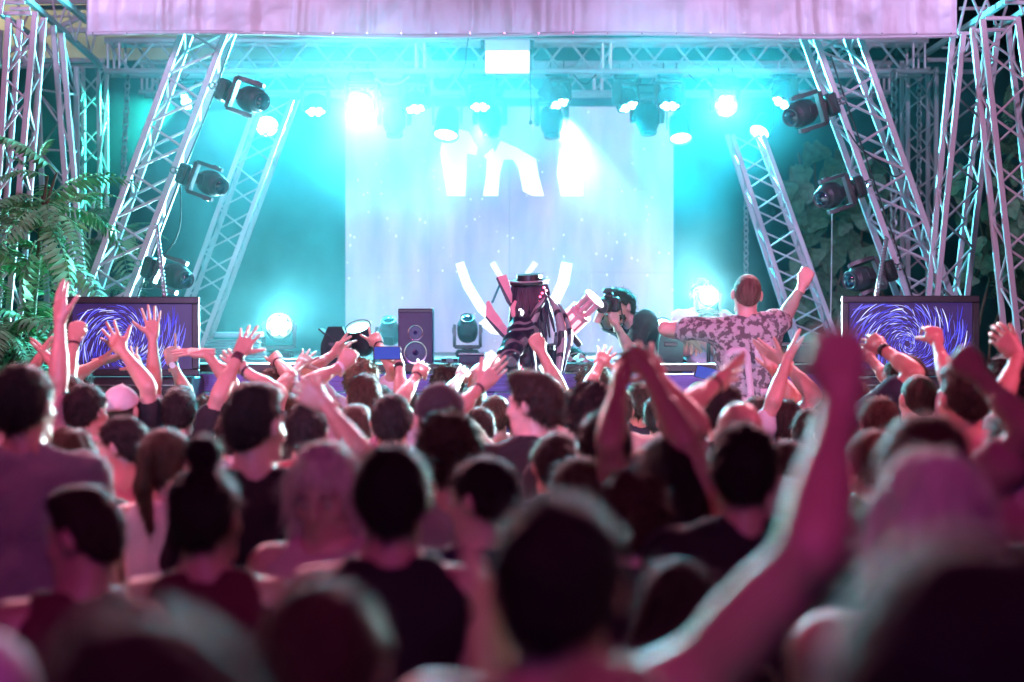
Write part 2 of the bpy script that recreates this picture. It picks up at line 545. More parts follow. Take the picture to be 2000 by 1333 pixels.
# white lit box at the centre of the truss
def light_box():
    d = 16.8
    c = P(991, 111, d)
    root = empty('light_box', c, 'small white lit box hanging from the middle of the long truss', 'light box')
    w, h = 88 * d / FPX, 68 * d / FPX
    mb = MB(); mb.box((0, 0.07, 0), (w, 0.12, h), 0.008); mb.build('housing', mat('box_shell', (0.72, 0.66, 0.70), 0.6, var=0.1), root)
    mb = MB(); mb.box((0, 0.006, -h * 0.16), (w * 0.96, 0.012, h * 0.62), 0.004)
    mb.build('diffuser', mat('box_diffuser', (0.9, 0.85, 0.88), 0.5, emit=(1.0, 0.88, 0.93), strength=2.6), root)
    for s in (-1, 1):
        mb = MB(); mb.box((s * (w / 2 + 0.02), 0.05, h * 0.36), (0.03, 0.06, 0.07), 0.004); mb.build('bracket', M['black_metal'], root)
    spot('box_glow', c + Vector((0, -0.08, -0.05)), c + Vector((0, -3, -0.1)), 55, (1.0, 0.72, 0.82), 165, 0.9, 0.12, root)
light_box()

# ------------------------------------------------------------------ big screen
def big_screen():
    d = 19.5
    m = bpy.data.materials.new('led_panel')
    m.use_nodes = True
    nt = m.node_tree
    b = nt.nodes['Principled BSDF']
    b.inputs['Base Color'].default_value = (0.03, 0.03, 0.035, 1)
    b.inputs['Roughness'].default_value = 0.6
    tc = nt.nodes.new('ShaderNodeTexCoord')
    mp = nt.nodes.new('ShaderNodeMapping'); mp.inputs['Scale'].default_value = (2.6, 1, 0.7)
    n = nt.nodes.new('ShaderNodeTexNoise'); n.inputs['Scale'].default_value = 1.6; n.inputs['Detail'].default_value = 6
    cr = nt.nodes.new('ShaderNodeValToRGB')
    cr.color_ramp.elements[0].position = 0.30; cr.color_ramp.elements[0].color = (0.34, 0.36, 0.78, 1)
    cr.color_ramp.elements[1].position = 0.72; cr.color_ramp.elements[1].color = (0.66, 0.58, 0.88, 1)
    nt.links.new(tc.outputs['Object'], mp.inputs[0]); nt.links.new(mp.outputs[0], n.inputs['Vector']); nt.links.new(n.outputs['Fac'], cr.inputs['Fac'])
    # fine speckle of lit points
    v = nt.nodes.new('ShaderNodeTexVoronoi'); v.inputs['Scale'].default_value = 9.0
    mp2 = nt.nodes.new('ShaderNodeMapping'); mp2.inputs['Scale'].default_value = (1.6, 1, 0.9)
    nt.links.new(tc.outputs['Object'], mp2.inputs[0]); nt.links.new(mp2.outputs[0], v.inputs['Vector'])
    lt = nt.nodes.new('ShaderNodeMath'); lt.operation = 'LESS_THAN'; lt.inputs[1].default_value = 0.085
    nt.links.new(v.outputs['Distance'], lt.inputs[0])
    mx = nt.nodes.new('ShaderNodeMixRGB'); mx.inputs['Color2'].default_value = (1.5, 1.5, 1.6, 1)
    nt.links.new(lt.outputs[0], mx.inputs['Fac']); nt.links.new(cr.outputs[0], mx.inputs['Color1'])
    nt.links.new(mx.outputs[0], b.inputs['Emission Color'])
    b.inputs['Emission Strength'].default_value = 0.95
    c = P(995, 452, d)
    root = empty('led_screen', c, 'huge pale LED wall showing a white emblem on stage', 'screen')
    w, h = 641 * d / FPX, 486 * d / FPX
    # a wall of four by three panels, thin joints between them
    for i in range(4):
        for j in range(3):
            mb = MB(); mb.box((-w / 2 + w * (i + 0.5) / 4, 0.04 + 0.0015 * ((i + j) % 2), -h / 2 + h * (j + 0.5) / 3), (w / 4 - 0.003, 0.08, h / 3 - 0.003), 0.001)
            mb.build('panel', m, root)
    me = mat('emblem_light', (0.8, 0.8, 0.85), 0.5, emit=(0.92, 0.95, 1.0), strength=1.5)
    def flat(poly, name='emblem'):
        mb = MB()
        pts = [P(x, y, d) - c for x, y in poly]
        mb.prism([(p.x, p.z) for p in pts], 0.006, Matrix.Translation((0, -0.008, 0)))
        mb.build(name, me, root, smooth=False)
    def stroke(pts, ws):
        a, b2 = [], []
        for i, p in enumerate(pts):
            q0, q1 = pts[max(i - 1, 0)], pts[min(i + 1, len(pts) - 1)]
            dx, dy = q1[0] - q0[0], q1[1] - q0[1]
            L = math.hypot(dx, dy)
            a.append((p[0] - dy / L * ws[i] / 2, p[1] + dx / L * ws[i] / 2))
            b2.append((p[0] + dy / L * ws[i] / 2, p[1] - dx / L * ws[i] / 2))
        flat(a + b2[::-1])
    flat([(874, 383), (868, 345), (860, 300), (864, 268), (880, 250), (915, 258), (933, 290), (930, 304), (912, 300), (911, 340), (908, 383)])
    flat([(944, 383), (950, 340), (951, 312), (945, 306), (963, 290), (966, 300), (978, 276), (1010, 290), (1047, 312), (1052, 345), (1062, 383), (1040, 383), (1022, 374), (1013, 330), (1002, 312), (984, 312), (976, 340), (972, 383)])
    flat([(1096, 383), (1088, 340), (1092, 300), (1104, 276), (1130, 290), (1138, 330), (1138, 383)])
    stroke([(898, 514), (912, 556), (940, 602), (985, 650)], [16, 18, 18, 10])
    stroke([(1107, 514), (1100, 552), (1080, 596), (1045, 645)], [21, 22, 19, 10])
    stroke([(962, 514), (977, 540), (996, 555), (1012, 553), (1028, 538), (1046, 514)], [10, 9, 8, 8, 8, 10])
    flat([(935, 632), (955, 618), (985, 640), (990, 655), (960, 652)])
    # header bar over the panels
    mb = MB(); mb.box((0, 0.05, h / 2 + 0.075), (w + 0.06, 0.1, 0.14), 0.005); mb.build('header', mat('screen_header', (0.10, 0.10, 0.2), 0.6), root)
    mb = MB()
    for k in range(5):
        mb.box((-w / 2 + w * k / 4, 0.16, -h / 2 - 0.12), (0.05, 0.1, 0.26), 0.005)
    mb.build('stand', M['black_metal'], root)
big_screen()

# ------------------------------------------------------------------ crowd screens
def crowd_screen(x0, x1, y0, y1, cx, cy, label, lean, seed):
    d = 12.9
    c = P((x0 + x1) / 2, (y0 + y1) / 2, d)
    w, h = (x1 - x0) * d / FPX, (y1 - y0) * d / FPX
    root = empty('crowd_screen', c, label, 'screen', 'crowd screens at the stage corners')
    root.rotation_euler = (0, 0, R(lean))
    bz = 0.045
    for nm, cc, s in (('bezel', (0, 0, h / 2 - bz / 2), (w, 0.07, bz)), ('bezel', (0, 0, -h / 2 + bz / 2), (w, 0.07, bz)),
                      ('bezel', (-w / 2 + bz / 2, 0, 0), (bz, 0.07, h - 2 * bz - 0.002)), ('bezel', (w / 2 - bz / 2, 0, 0), (bz, 0.07, h - 2 * bz - 0.002))):
        mb = MB(); mb.box(cc, s, 0.006); mb.build(nm, M['black_plastic'], root)
    pm = mat('display_panel', (0.02, 0.02, 0.03), 0.25, emit=(0.06, 0.028, 0.16), strength=0.75)
    mb = MB(); mb.box((0, 0.012, 0), (w - 2 * bz + 0.002, 0.03, h - 2 * bz + 0.002), 0); mb.build('display', pm, root)
    mb = MB(); mb.box((0, 0.06, 0), (w * 0.8, 0.06, h * 0.8), 0.01); mb.build('back_cover', M['black_plastic'], root)
    # the picture: streaks of blue light turning round a centre, printed flat on the display
    r2 = random.Random(seed)
    ox, oz = (cx - (x0 + x1) / 2) * d / FPX, -(cy - (y0 + y1) / 2) * d / FPX
    hw, hh = w / 2 - bz - 0.004, h / 2 - bz - 0.004
    sets = {0: [[], []], 1: [[], []], 2: [[], []]}
    marks = []
    for arm_ in range(23):
        for k in range(52):
            rr = 0.018 + 0.34 * (k / 51) ** 1.15 + r2.uniform(-.002, .002)
            if r2.random() < 0.14:
                continue
            marks.append((rr, 2 * math.pi * arm_ / 23 + 1.25 * math.log(rr / 0.02) + r2.uniform(-.03, .03)))
    for rr, a0 in marks:
        span = r2.uniform(0.14, 0.48) * (1 if rr > 0.06 else 1.6)
        tw = 0.10 + r2.uniform(-0.05, 0.10)
        wd = r2.uniform(0.0008, 0.0026) * (0.5 + rr * 2.4)
        bright = math.sin(a0 * 2 + seed) * 0.5 + 0.5
        q = 0 if r2.random() > 0.30 + 0.4 * bright else (1 if r2.random() < 0.75 else 2)
        V, F = sets[q]
        n0 = len(V); ok = True; L = []
        for i in range(7):
            t = i / 6
            r_ = rr * (1 + tw * (t - 0.5))
            a = a0 + span * t
            ww = wd * math.sin(math.pi * (0.1 + 0.8 * t))
            e = 1.25
            p0 = (ox + (r_ - ww) * math.cos(a) * 1.05, oz + (r_ - ww) * math.sin(a) * e)
            p1 = (ox + (r_ + ww) * math.cos(a) * 1.05, oz + (r_ + ww) * math.sin(a) * e)
            if abs(p0[0]) > hw or abs(p0[1]) > hh or abs(p1[0]) > hw or abs(p1[1]) > hh:
                ok = False; break
            yy = -0.0042 - 0.0004 * q
            L += [(p0[0], yy, p0[1]), (p1[0], yy, p1[1])]
        if not ok:
            continue
        V += L
        F += [[n0 + 2 * i, n0 + 2 * i + 1, n0 + 2 * i + 3, n0 + 2 * i + 2] for i in range(6)]
    cols = {0: ((0.04, 0.05, 1.0), 0.9), 1: ((0.14, 0.16, 1.0), 1.7), 2: ((0.55, 0.6, 1.0), 1.9)}
    for q, (V, F) in sets.items():
        mb = MB(); mb.add(V, F)
        o = mb.build('light_streaks', mat('streak_glow', (0.02, 0.02, 0.05), 0.5, emit=cols[q][0], strength=cols[q][1]), root, smooth=False)
        o['kind'] = 'stuff'
    return root, c, w, h
crowd_screen(130, 388, 580, 735, 243, 668, 'framed screen with a blue swirl below the lamp beside the fern tree', 4, 3)
crowd_screen(1645, 1910, 578, 735, 1772, 672, 'framed screen with a blue swirl below the ivy covered wall', -4, 5)

# loudspeaker stacks under the crowd screens
def sub_stack(x0, x1, ytop, label, letters):
    d = 12.95
    a, b2 = P(x0, ytop, d), P(x1, ytop, d)
    w = b2.x - a.x; cx = (a.x + b2.x) / 2
    root = empty('bass_speaker', (cx, d, 0), label, 'loudspeaker', 'bass speakers under the crowd screens')
    mb = MB(); mb.box((0, 0.05, a.z / 2), (w, 0.5, a.z), 0.015); mb.build('cabinet', M['black_plastic'], root)
    for k in range(2):
        mb = MB(); mb.lathe([(0.2, 0), (0.215, 0.012), (0.215, 0.03), (0.17, 0.022), (0.06, -0.01), (0.0, 0.01)], Matrix.Translation((0, -0.205, 0.4 + k * 0.62)) @ Matrix.Rotation(R(90), 4, 'X'), 24)
        mb.build('driver', M['black_metal'], root)
    mb = MB(); mb.box((0, -0.205, a.z - 0.05), (w * 0.96, 0.012, 0.014), 0.003); mb.build('rail', M['chrome'], root)
    if letters:
        lm = mat('sign_white', (0.75, 0.75, 0.78), 0.5)
        z0 = a.z - 0.115
        pc = [P(306, 0, d).x - cx, P(321, 0, d).x - cx]
        mb = MB(); mb.prism([(pc[0] - .020, 0), (pc[0] + 0.008, 0), (pc[0] + 0.022, 0.05), (pc[0] + 0.002, 0.05)], 0.004, Matrix.Translation((0, -0.204, z0))); mb.build('letter', lm, root, smooth=False)
        mb = MB(); mb.prism([(pc[1] - .016, 0), (pc[1] + 0.010, 0), (pc[1] + 0.022, 0.05), (pc[1] + 0.004, 0.05)], 0.004, Matrix.Translation((0, -0.204, z0))); mb.build('letter', lm, root, smooth=False)
sub_stack(150, 385, 736, 'black bass speaker with slanted white lettering under the swirl screen by the tree', True)
sub_stack(1655, 1900, 736, 'black bass speaker under the swirl screen by the ivy', False)

# ------------------------------------------------------------------ stage equipment
def speaker_box():
    d = 13.45
    c = P(811.5, 0, d); w = 68 * d / FPX; h = P(0, 603, d).z - ZT
    root = empty('speaker', (c.x, d, ZT), 'dark two-way loudspeaker box standing on the counter', 'loudspeaker')
    body = mat('speaker_vinyl', (0.05, 0.035, 0.10), 0.5, var=0.1)
    mb = MB(); mb.box((0, 0.13, h / 2), (w, 0.26, h), 0.006); mb.build('cabinet', body, root)
    mb = MB(); mb.box((0, -0.002, h - 0.015), (w * 0.99, 0.012, 0.022), 0.003); mb.build('top_trim', M['black_plastic'], root)
    for z, r in ((h * 0.56, 0.052), (h * 0.20, 0.078)):
        mb = MB(); mb.lathe([(r * 0.86, 0), (r * 0.9, 0.006), (r, 0.007), (r, 0), (r * .99, -0.002)], Matrix.Translation((0, 0, z)) @ Matrix.Rotation(R(90), 4, 'X'), 28); mb.build('ring', M['chrome'], root)
        mb = MB(); mb.lathe([(r * 0.84, 0.004), (r * 0.55, -0.012), (r * 0.3, -0.014), (r * 0.26, 0.004), (0, 0.012)], Matrix.Translation((0, -0.003, z)) @ Matrix.Rotation(R(90), 4, 'X'), 24); mb.build('cone', mat('cone', (0.03, 0.03, 0.12), 0.3), root)
speaker_box()

def wedge(x, d, z, w, label, flip, color):
    root = empty('monitor_wedge', (P(x, 0, d).x, d, z), label, 'stage monitor', 'floor monitor wedges')
    m = mat('wedge_paint', color, 0.6, var=0.15)
    prof = [(-w / 2, 0), (w / 2, 0), (w / 2, 0.13), (w * 0.22, 0.25), (-w * 0.25, 0.25), (-w / 2, 0.13)]
    mb = MB(); mb.prism(prof, 0.34, Matrix.Translation((0, 0.17, 0))); mb.build('cabinet', m, root, smooth=False)
    mb = MB(); mb.box((w * 0.36 * flip, 0.17, 0.196), (0.012, 0.30, 0.12), 0.003, Matrix.Rotation(R(49 * flip), 3, 'Y')); mb.build('grille', M['black_metal'], root)
    mb = MB(); mb.box((0, -0.006, 0.13), (0.09, 0.012, 0.03), 0.004); mb.build('handle', M['black_plastic'], root)
wedge(655, 13.5, ZT, 0.20, 'dark monitor wedge on the counter beside the tilted lamp', -1, (0.02, 0.06, 0.06))
wedge(1310, 13.6, ZT, 0.17, 'teal lit monitor wedge on the counter beside the man in white', 1, (0.03, 0.10, 0.09))

def case_box(x0, x1, ytop, d, z, label, color, edge=True):
    a, b2 = P(x0, ytop, d), P(x1, ytop, d)
    w, h = b2.x - a.x, a.z - z
    root = empty('flight_case', ((a.x + b2.x) / 2, d, z), label, 'equipment case')
    mb = MB(); mb.box((0, 0.12, h / 2), (w, 0.24, h), 0.006); mb.build('body', mat('case_panel', color, 0.5, var=0.15), root)
    if edge:
        for zz in (h + 0.004,):
            mb = MB(); mb.box((0, 0.0, zz), (w * 1.01, 0.02, 0.012), 0.003); mb.build('edge_trim', M['chrome'], root)
    mb = MB()
    for s in (-1, 1):
        mb.box((s * w * 0.3, -0.004, h * 0.6), (0.03, 0.012, 0.022), 0.003)
    mb.build('latch', M['black_metal'], root)
case_box(896, 968, 693, 13.3, ZT - 0.20, 'dark box with a bright top edge beside the robot costume', (0.02, 0.03, 0.07))
case_box(860, 897, 700, 13.6, ZT, 'small pale green case on the counter beside the dark box', (0.25, 0.5, 0.45), False)

def rack():
    d = 15.7
    a, b2 = P(392, 0, d), P(520, 0, d)
    root = empty('cable_rack', ((a.x + b2.x) / 2, d, ZT), 'low stack of flat grey equipment trays beside the glaring floor lamp', 'equipment rack')
    w = b2.x - a.x
    for k in range(7):
        mb = MB(); mb.box((rnd.uniform(-.015, .015), 0.15, 0.012 + k * 0.021), (w * (1 - 0.04 * k), 0.32, 0.018), 0.004)
        mb.build('tray', mat('tray_metal', (0.16, 0.15, 0.17), 0.45, 0.4, var=0.2), root)
    mb = MB(); mb.box((0.03, 0.12, 0.185), (w * 0.72, 0.26, 0.045), 0.01); mb.build('lid', mat('tray_lid', (0.25, 0.3, 0.33), 0.4, 0.3), root)
rack()

def mixer():
    d = 13.5
    a, b2 = P(1518, 0, d), P(1584, 0, d)
    root = empty('mixing_desk', ((a.x + b2.x) / 2, d, ZT), 'small mixing desk with a bright top rail beside the crowd screen', 'mixing desk')
    w = b2.x - a.x
    mb = MB(); mb.box((0, 0.1, 0.06), (w, 0.25, 0.12), 0.01); mb.build('body', M['black_plastic'], root)
    mb = MB(); mb.box((0, -0.03, 0.135), (w * 1.02, 0.014, 0.014), 0.003); mb.build('rail', M['chrome'], root)
    mb = MB()
    for i in range(6):
        for j in range(3):
            mb.lathe([(0.006, 0), (0.005, 0.014), (0, 0.015)], Matrix.Translation((-w * .38 + i * w * .15, 0.03 + j * 0.06, 0.12)), 8)
    mb.build('knob', M['chrome'], root)
mixer()

# crumpled white towel and cables on the counter
def towel():
    d = 13.42
    c = P(1128, 0, d)
    mb = MB(); vs, fs = [], []
    n = 26
    for i in range(n):
        for j in range(n):
            u, v = i / (n - 1) - .5, j / (n - 1) - .5
            z = 0.004 + 0.045 * math.exp(-((u + .1) ** 2 + v * v) * 9) * (1 + 0.8 * math.sin(13 * u + 5 * v)) + 0.014 * abs(math.sin(11 * u * v * 4 + 7 * u))
            vs.append((u * 0.24, v * 0.2, z * (1 - abs(2 * u) ** 6)))
    for i in range(n - 1):
        for j in range(n - 1):
            a = i * n + j
            fs.append([a, a + n, a + n + 1, a + 1])
    mb.add(vs, fs)
    o = mb.build('towel', mat('towel_cotton', (0.75, 0.75, 0.78), 0.9, bump=0.3, bscale=120), angle=180)
    o.location = (c.x, d, ZT + 0.002)
    mod = o.modifiers.new('thick', 'SOLIDIFY'); mod.thickness = 0.004
    tag(o, 'crumpled white towel lying on the counter near the photographer', 'towel')
towel()

def cable(label, pts, r, material, name='cable', group=None):
    pts = [Vector(p) for p in pts]
    out = []
    for i in range(len(pts) - 1):
        p0, p1, p2, p3 = pts[max(i - 1, 0)], pts[i], pts[i + 1], pts[min(i + 2, len(pts) - 1)]
        for k in range(6):
            t = k / 6
            out.append(0.5 * ((2 * p1) + (-p0 + p2) * t + (2 * p0 - 5 * p1 + 4 * p2 - p3) * t * t + (-p0 + 3 * p1 - 3 * p2 + p3) * t ** 3))
    out.append(pts[-1])
    o = MB().tube(out, r, 6).build(name, material, None, out[0])
    o.location = out[0]
    return tag(o, label, 'cable', group)

cable('thin cable looping over the towel on the counter', [P(1105, 712, 13.5), P(1112, 695, 13.5), P(1127, 690, 13.5), P(1142, 697, 13.5), P(1150, 711, 13.5)], 0.004, M['white_cable'])
cable('white cable hanging down the straight grey column', [P(212, 145, 17.4), P(206, 210, 17.4), P(196, 300, 17.4), P(186, 385, 17.4), P(175, 460, 17.3), P(172, 560, 17.2)], 0.011, M['white_cable'])
cable('thin dark cord with a small bulb end hanging beside the white lit box', [P(1036, 78, 16.9), P(1037, 120, 16.9), P(1036, 160, 16.9), P(1037, 205, 16.9), P(1036.5, 236, 16.9)], 0.005, M['cable'])
mb = MB().lathe([(0.004, 0.02), (0.012, 0.01), (0.016, -0.005), (0.012, -0.02), (0, -0.024)], None, 12)
o = mb.build('microphone', M['black_plastic']); o.location = P(1036.5, 239, 16.9); tag(o, 'tiny dark bulb at the end of the hanging cord', 'microphone')
cable('black cable sagging along the long truss by the white box', [P(915, 74, 16.95), P(911, 100, 16.95), P(909, 128, 16.95), P(901, 145, 16.95), P(901, 155, 16.95), P(930, 165, 17.0)], 0.005, M['cable'])
cable('black cable looping below the lamp on the leaning truss by the tree', [P(350, 330, 14.7), P(352, 440, 14.8), P(318, 500, 14.85), P(262, 528, 14.9), P(270, 560, 14.9), P(300, 564, 14.8), P(306, 548, 14.75)], 0.006, M['cable'])
cable('black cable drooping across the leaning truss beside the ivy', [P(1655, 255, 14.7), P(1680, 290, 14.75), P(1720, 320, 14.8), P(1745, 345, 14.9), P(1762, 340, 14.9)], 0.006, M['cable'])
cable('pale cable sagging between the lamps on the long truss', [P(728, 152, 16.95), P(745, 162, 16.95), P(762, 166, 16.95), P(782, 162, 16.95), P(800, 150, 16.95)], 0.008, M['white_cable'])
cable('thin wire hanging down in front of the ivy', [P(1625, 410, 15.5), P(1624, 520, 15.5), P(1622, 640, 15.5)], 0.004, M['white_cable'])

def chain(label, p, q, link_len, wire, name='chain', braided=False):
    p, q = Vector(p), Vector(q)
    L = (q - p).length
    n = max(4, int(L / (link_len * 0.72)))
    mb = MB()
    t = (q - p).normalized(); u = t.orthogonal().normalized(); w = t.cross(u)
    for k in range(n):
        c = lerp(p, q, (k + 0.5) / n) - p
        a, b2 = (u, w) if k % 2 else (w, u)
        pts = []
        for i in range(9):
            an = 2 * math.pi * i / 8
            pts.append(c + a * (link_len * 0.32 * math.cos(an)) + t * (link_len * 0.5 * math.sin(an)))
        mb.tube(pts, wire, 5, False)
    o = mb.build(name, M['steel_chain']); o.location = p
    o['kind'] = 'thing'
    return tag(o, label, 'chain', 'hoist chains and ropes')
chain('steel chain hanging beside the straight grey column by the tree', P(250, 150, 17.2), P(238, 400, 17.2), 0.075, 0.008)
chain('bright twisted chain holding the swirl screen by the tree', P(306, 440, 14.0), P(322, 580, 12.9), 0.045, 0.008)
chain('heavy chain hanging behind the leaning truss beside the ivy', P(1746, 140, 16.9), P(1745, 560, 16.9), 0.085, 0.012)
chain('bright twisted chain holding the swirl screen by the ivy', P(1731, 465, 14.0), P(1712, 578, 12.9), 0.045, 0.008)
chain('faint chain hanging inside the grey column past the banner', P(1795, 150, 17.5), P(1794, 420, 17.5), 0.07, 0.007)
chain('fine chain hanging in the cyan smoke behind the bald man', P(1457, 380, 18.0), P(1457, 545, 18.0), 0.07, 0.007)

# more cable runs along the long truss and down the leaning ones
for _x, _w, _s, _lab in ((330, 40, 14, 'slack black cable under the tree side end of the long truss'), (560, 48, 20, 'black cable sagging just before the first lit wash lamp'), (850, 36, 12, 'short black cable loop between two heads by the white box'),
                         (1120, 44, 18, 'black cable sagging beside the glaring wash lamp and the cord'), (1345, 50, 16, 'black cable sagging between the screen corner lamp and the glaring head'), (1470, 46, 21, 'black cable sagging past the glaring head towards the ivy')):
    cable(_lab, [P(_x, 146, 16.95), P(_x + _w * .3, 146 + _s * .8, 16.93), P(_x + _w * .6, 146 + _s, 16.93), P(_x + _w, 146, 16.95)], 0.0055, M['cable'])
cable('dark cable taped along the leaning truss by the tree', [P(452, 90, 14.75), P(420, 180, 14.76), P(385, 270, 14.76), P(352, 350, 14.76), P(318, 440, 14.76), P(286, 530, 14.76), P(262, 600, 14.76)], 0.007, M['cable'])
cable('dark cable taped along the leaning truss by the ivy', [P(1622, 110, 14.75), P(1652, 200, 14.76), P(1688, 300, 14.76), P(1722, 400, 14.76), P(1757, 500, 14.76), P(1782, 580, 14.76)], 0.007, M['cable'])
# ================================================================== stage lamps
_proto = {}


def lamp_meshes():
    """Meshes of the moving heads, shared by all copies. Clamp side at z = 0, body hanging to -z."""
    mb = MB(); mb.box((0, 0, -0.045), (0.25, 0.19, 0.09), 0.018)
    for k in range(5):
        mb.box((0, -0.098, -0.02 - k * 0.013), (0.17, 0.012, 0.006), 0.001)
    for s in (-1, 1):
        mb.box((s * 0.128, 0, -0.045), (0.014, 0.09, 0.03), 0.004)
    _proto['base'] = mb.mesh('base', M['black_metal'])
    mb = MB()
    mb.tube([(0, 0, 0.0), (0, -0.002, 0.03), (0, 0.012, 0.031)] + [(0, 0.028 * math.cos(a), 0.055 + 0.028 * math.sin(a)) for a in [R(-60 + 30 * i) for i in range(11)]], 0.009, 6)
    _proto['clamp'] = mb.mesh('clamp', M['chrome'])
    arm = [(-0.030, -0.035), (0.030, -0.035), (0.062, -0.10), (0.060, -0.235), (0.035, -0.285), (-0.035, -0.285), (-0.060, -0.235), (-0.062, -0.10)]
    mb = MB(); mb.lathe([(0.06, -0.02), (0.062, 0.0)], Matrix.Translation((0, 0, -0.09)), 16)
    mb.box((0, 0, -0.118), (0.29, 0.13, 0.042), 0.014)
    for s in (-1, 1):
        mb.prism([(y, z - 0.08) for y, z in arm], 0.034, Matrix.Translation((s * 0.142, 0, 0)) @ Matrix.Rotation(R(90), 4, 'Z'))
        mb.lathe([(0.035, 0), (0.03, 0.008), (0, 0.009)], Matrix.Translation((s * 0.159, 0, -0.30)) @ Matrix.Rotation(R(90 * s), 4, 'Y'), 14)
    _proto['yoke'] = mb.mesh('yoke', mat('yoke_shell', (0.055, 0.045, 0.052), 0.36, var=0.1))
    # heads are built about their pivot, lens towards -z
    head = mat('head_shell', (0.042, 0.036, 0.045), 0.34, var=0.1)
    mb = MB(); mb.lathe([(0.0, 0.135), (0.06, 0.13), (0.098, 0.10), (0.112, 0.05), (0.115, -0.02), (0.108, -0.085), (0.098, -0.10), (0.098, -0.108), (0.092, -0.112), (0.092, -0.120),
                         (0.086, -0.124), (0.086, -0.135), (0.080, -0.140), (0.082, -0.175), (0.078, -0.182), (0.068, -0.178)], None, 28)
    mb.box((0, -0.112, 0.02), (0.10, 0.012, 0.10), 0.004); mb.box((0, 0.112, 0.02), (0.10, 0.012, 0.10), 0.004)
    _proto['spot_head'] = mb.mesh('head', head)
    mb = MB(); mb.lathe([(0.0, -0.196), (0.03, -0.193), (0.052, -0.186), (0.066, -0.176), (0.066, -0.165)][::-1], None, 24)
    _proto['spot_lens'] = mb.mesh('lens', M['lens'])
    mb = MB(); mb.lathe([(0.0, 0.10), (0.09, 0.095), (0.125, 0.06), (0.13, -0.03), (0.128, -0.085), (0.118, -0.09), (0.112, -0.082)], None, 28)
    _proto['wash_head'] = mb.mesh('head', head)
    mb = MB()
    for k in range(7):
        a = R(60 * k); r = 0.0 if k == 6 else 0.072
        mb.lathe([(0.027, -0.080), (0.027, -0.090), (0.018, -0.098), (0, -0.101)], Matrix.Translation((r * math.cos(a), r * math.sin(a), 0)), 12)
    _proto['wash_lens'] = mb.mesh('lens', M['cyan_bead'])
    _proto['wash_lens_white'] = _proto['wash_lens'].copy(); _proto['wash_lens_white'].materials[0] = M['white_lit']
    mb = MB(); mb.lathe([(0.0, -0.186), (0.066, -0.184), (0.068, -0.165)][::-1], None, 24)
    _proto['spot_lens_white'] = mb.mesh('lens', M['white_lit'])
    # par can: can, yoke bar, lens
    mb = MB(); mb.lathe([(0.0, 0.12), (0.055, 0.118), (0.082, 0.09), (0.088, 0.02), (0.092, -0.10), (0.098, -0.105), (0.098, -0.118), (0.088, -0.116), (0.086, -0.095)], None, 26)
    _proto['par_can'] = mb.mesh('can', head)
    mb = MB(); mb.lathe([(0.0, -0.100), (0.084, -0.098), (0.085, -0.09)][::-1], None, 24)
    for k in range(18):
        a = R(20 * k * 2 if k < 9 else 40 * k + 20); r = 0.062 if k < 9 else 0.032
        mb.lathe([(0.013, -0.099), (0.011, -0.106), (0, -0.109)], Matrix.Translation((r * math.cos(a), r * math.sin(a), 0)), 8)
    _proto['par_lens'] = mb.mesh('lens', M['cyan_lit'])
    mb = MB()
    for s in (-1, 1):
        mb.box((s * 0.108, 0, -0.11), (0.008, 0.03, 0.22), 0.002)
    mb.box((0, 0, -0.004), (0.224, 0.03, 0.008), 0.002)
    _proto['par_bracket'] = mb.mesh('bracket', M['black_metal'])


lamp_meshes()


def child(name, me, parent, loc=(0, 0, 0), rot=None):
    o = bpy.data.objects.new(name, me)
    link(o, parent)
    o.location = loc
    if rot is not None:
        o.rotation_mode = 'QUATERNION'
        o.rotation_quaternion = rot
    return o


def stage_lamp(kind, label, head_at, hang, aim, size=1.0, lens=None, beam=None, group='moving head lamps'):
    """head_at: where the head's pivot is; hang: direction from clamp to head; aim: where the lens looks.
    beam: (power, colour, cone angle) of the lamp's own light."""
    hang, aim = Vector(hang).normalized(), Vector(aim).normalized()
    drop = 0.30 if kind != 'par' else 0.20
    name = {'spot': 'moving_head_lamp', 'wash': 'wash_lamp', 'par': 'par_lamp'}[kind]
    base_at = Vector(head_at) - hang * drop * size
    root = empty(name, base_at, label, 'stage lamp', group)
    q = (-hang).to_track_quat('Z', 'Y')
    root.rotation_mode = 'QUATERNION'
    root.rotation_quaternion = q
    root.scale = (size, size, size)
    la = q.inverted() @ aim
    tilt = math.acos(max(-1, min(1, -la.z)))
    pan = math.atan2(-la.x, la.y)
    qp = Quaternion((0, 0, 1), pan)
    qh = qp @ Quaternion((1, 0, 0), tilt)
    if kind == 'par':
        child('bracket', _proto['par_bracket'], root, (0, 0, 0), qp)
        h = child('can', _proto['par_can'], root, (0, 0, -drop), qh)
        child('lens', _proto['par_lens'], h)
    else:
        for sx in (-0.07, 0.07):
            child('clamp', _proto['clamp'], root, (sx, 0, 0))
        child('base', _proto['base'], root)
        child('yoke', _proto['yoke'], root, (0, 0, 0), qp)
        h = child('head', _proto[kind + '_head'], root, (0, 0, -drop), qh)
        child('lens', _proto[lens or kind + '_lens'], h)
    if beam:
        power, color, angle = beam
        bpy.context.view_layer.update()
        front = Vector(head_at) + aim * 0.215 * size
        spot('lamp_beam', front, front + aim, power, color, angle, 0.35, 0.05 * size, root)
    return root


DOWN = (0, 0, -1)
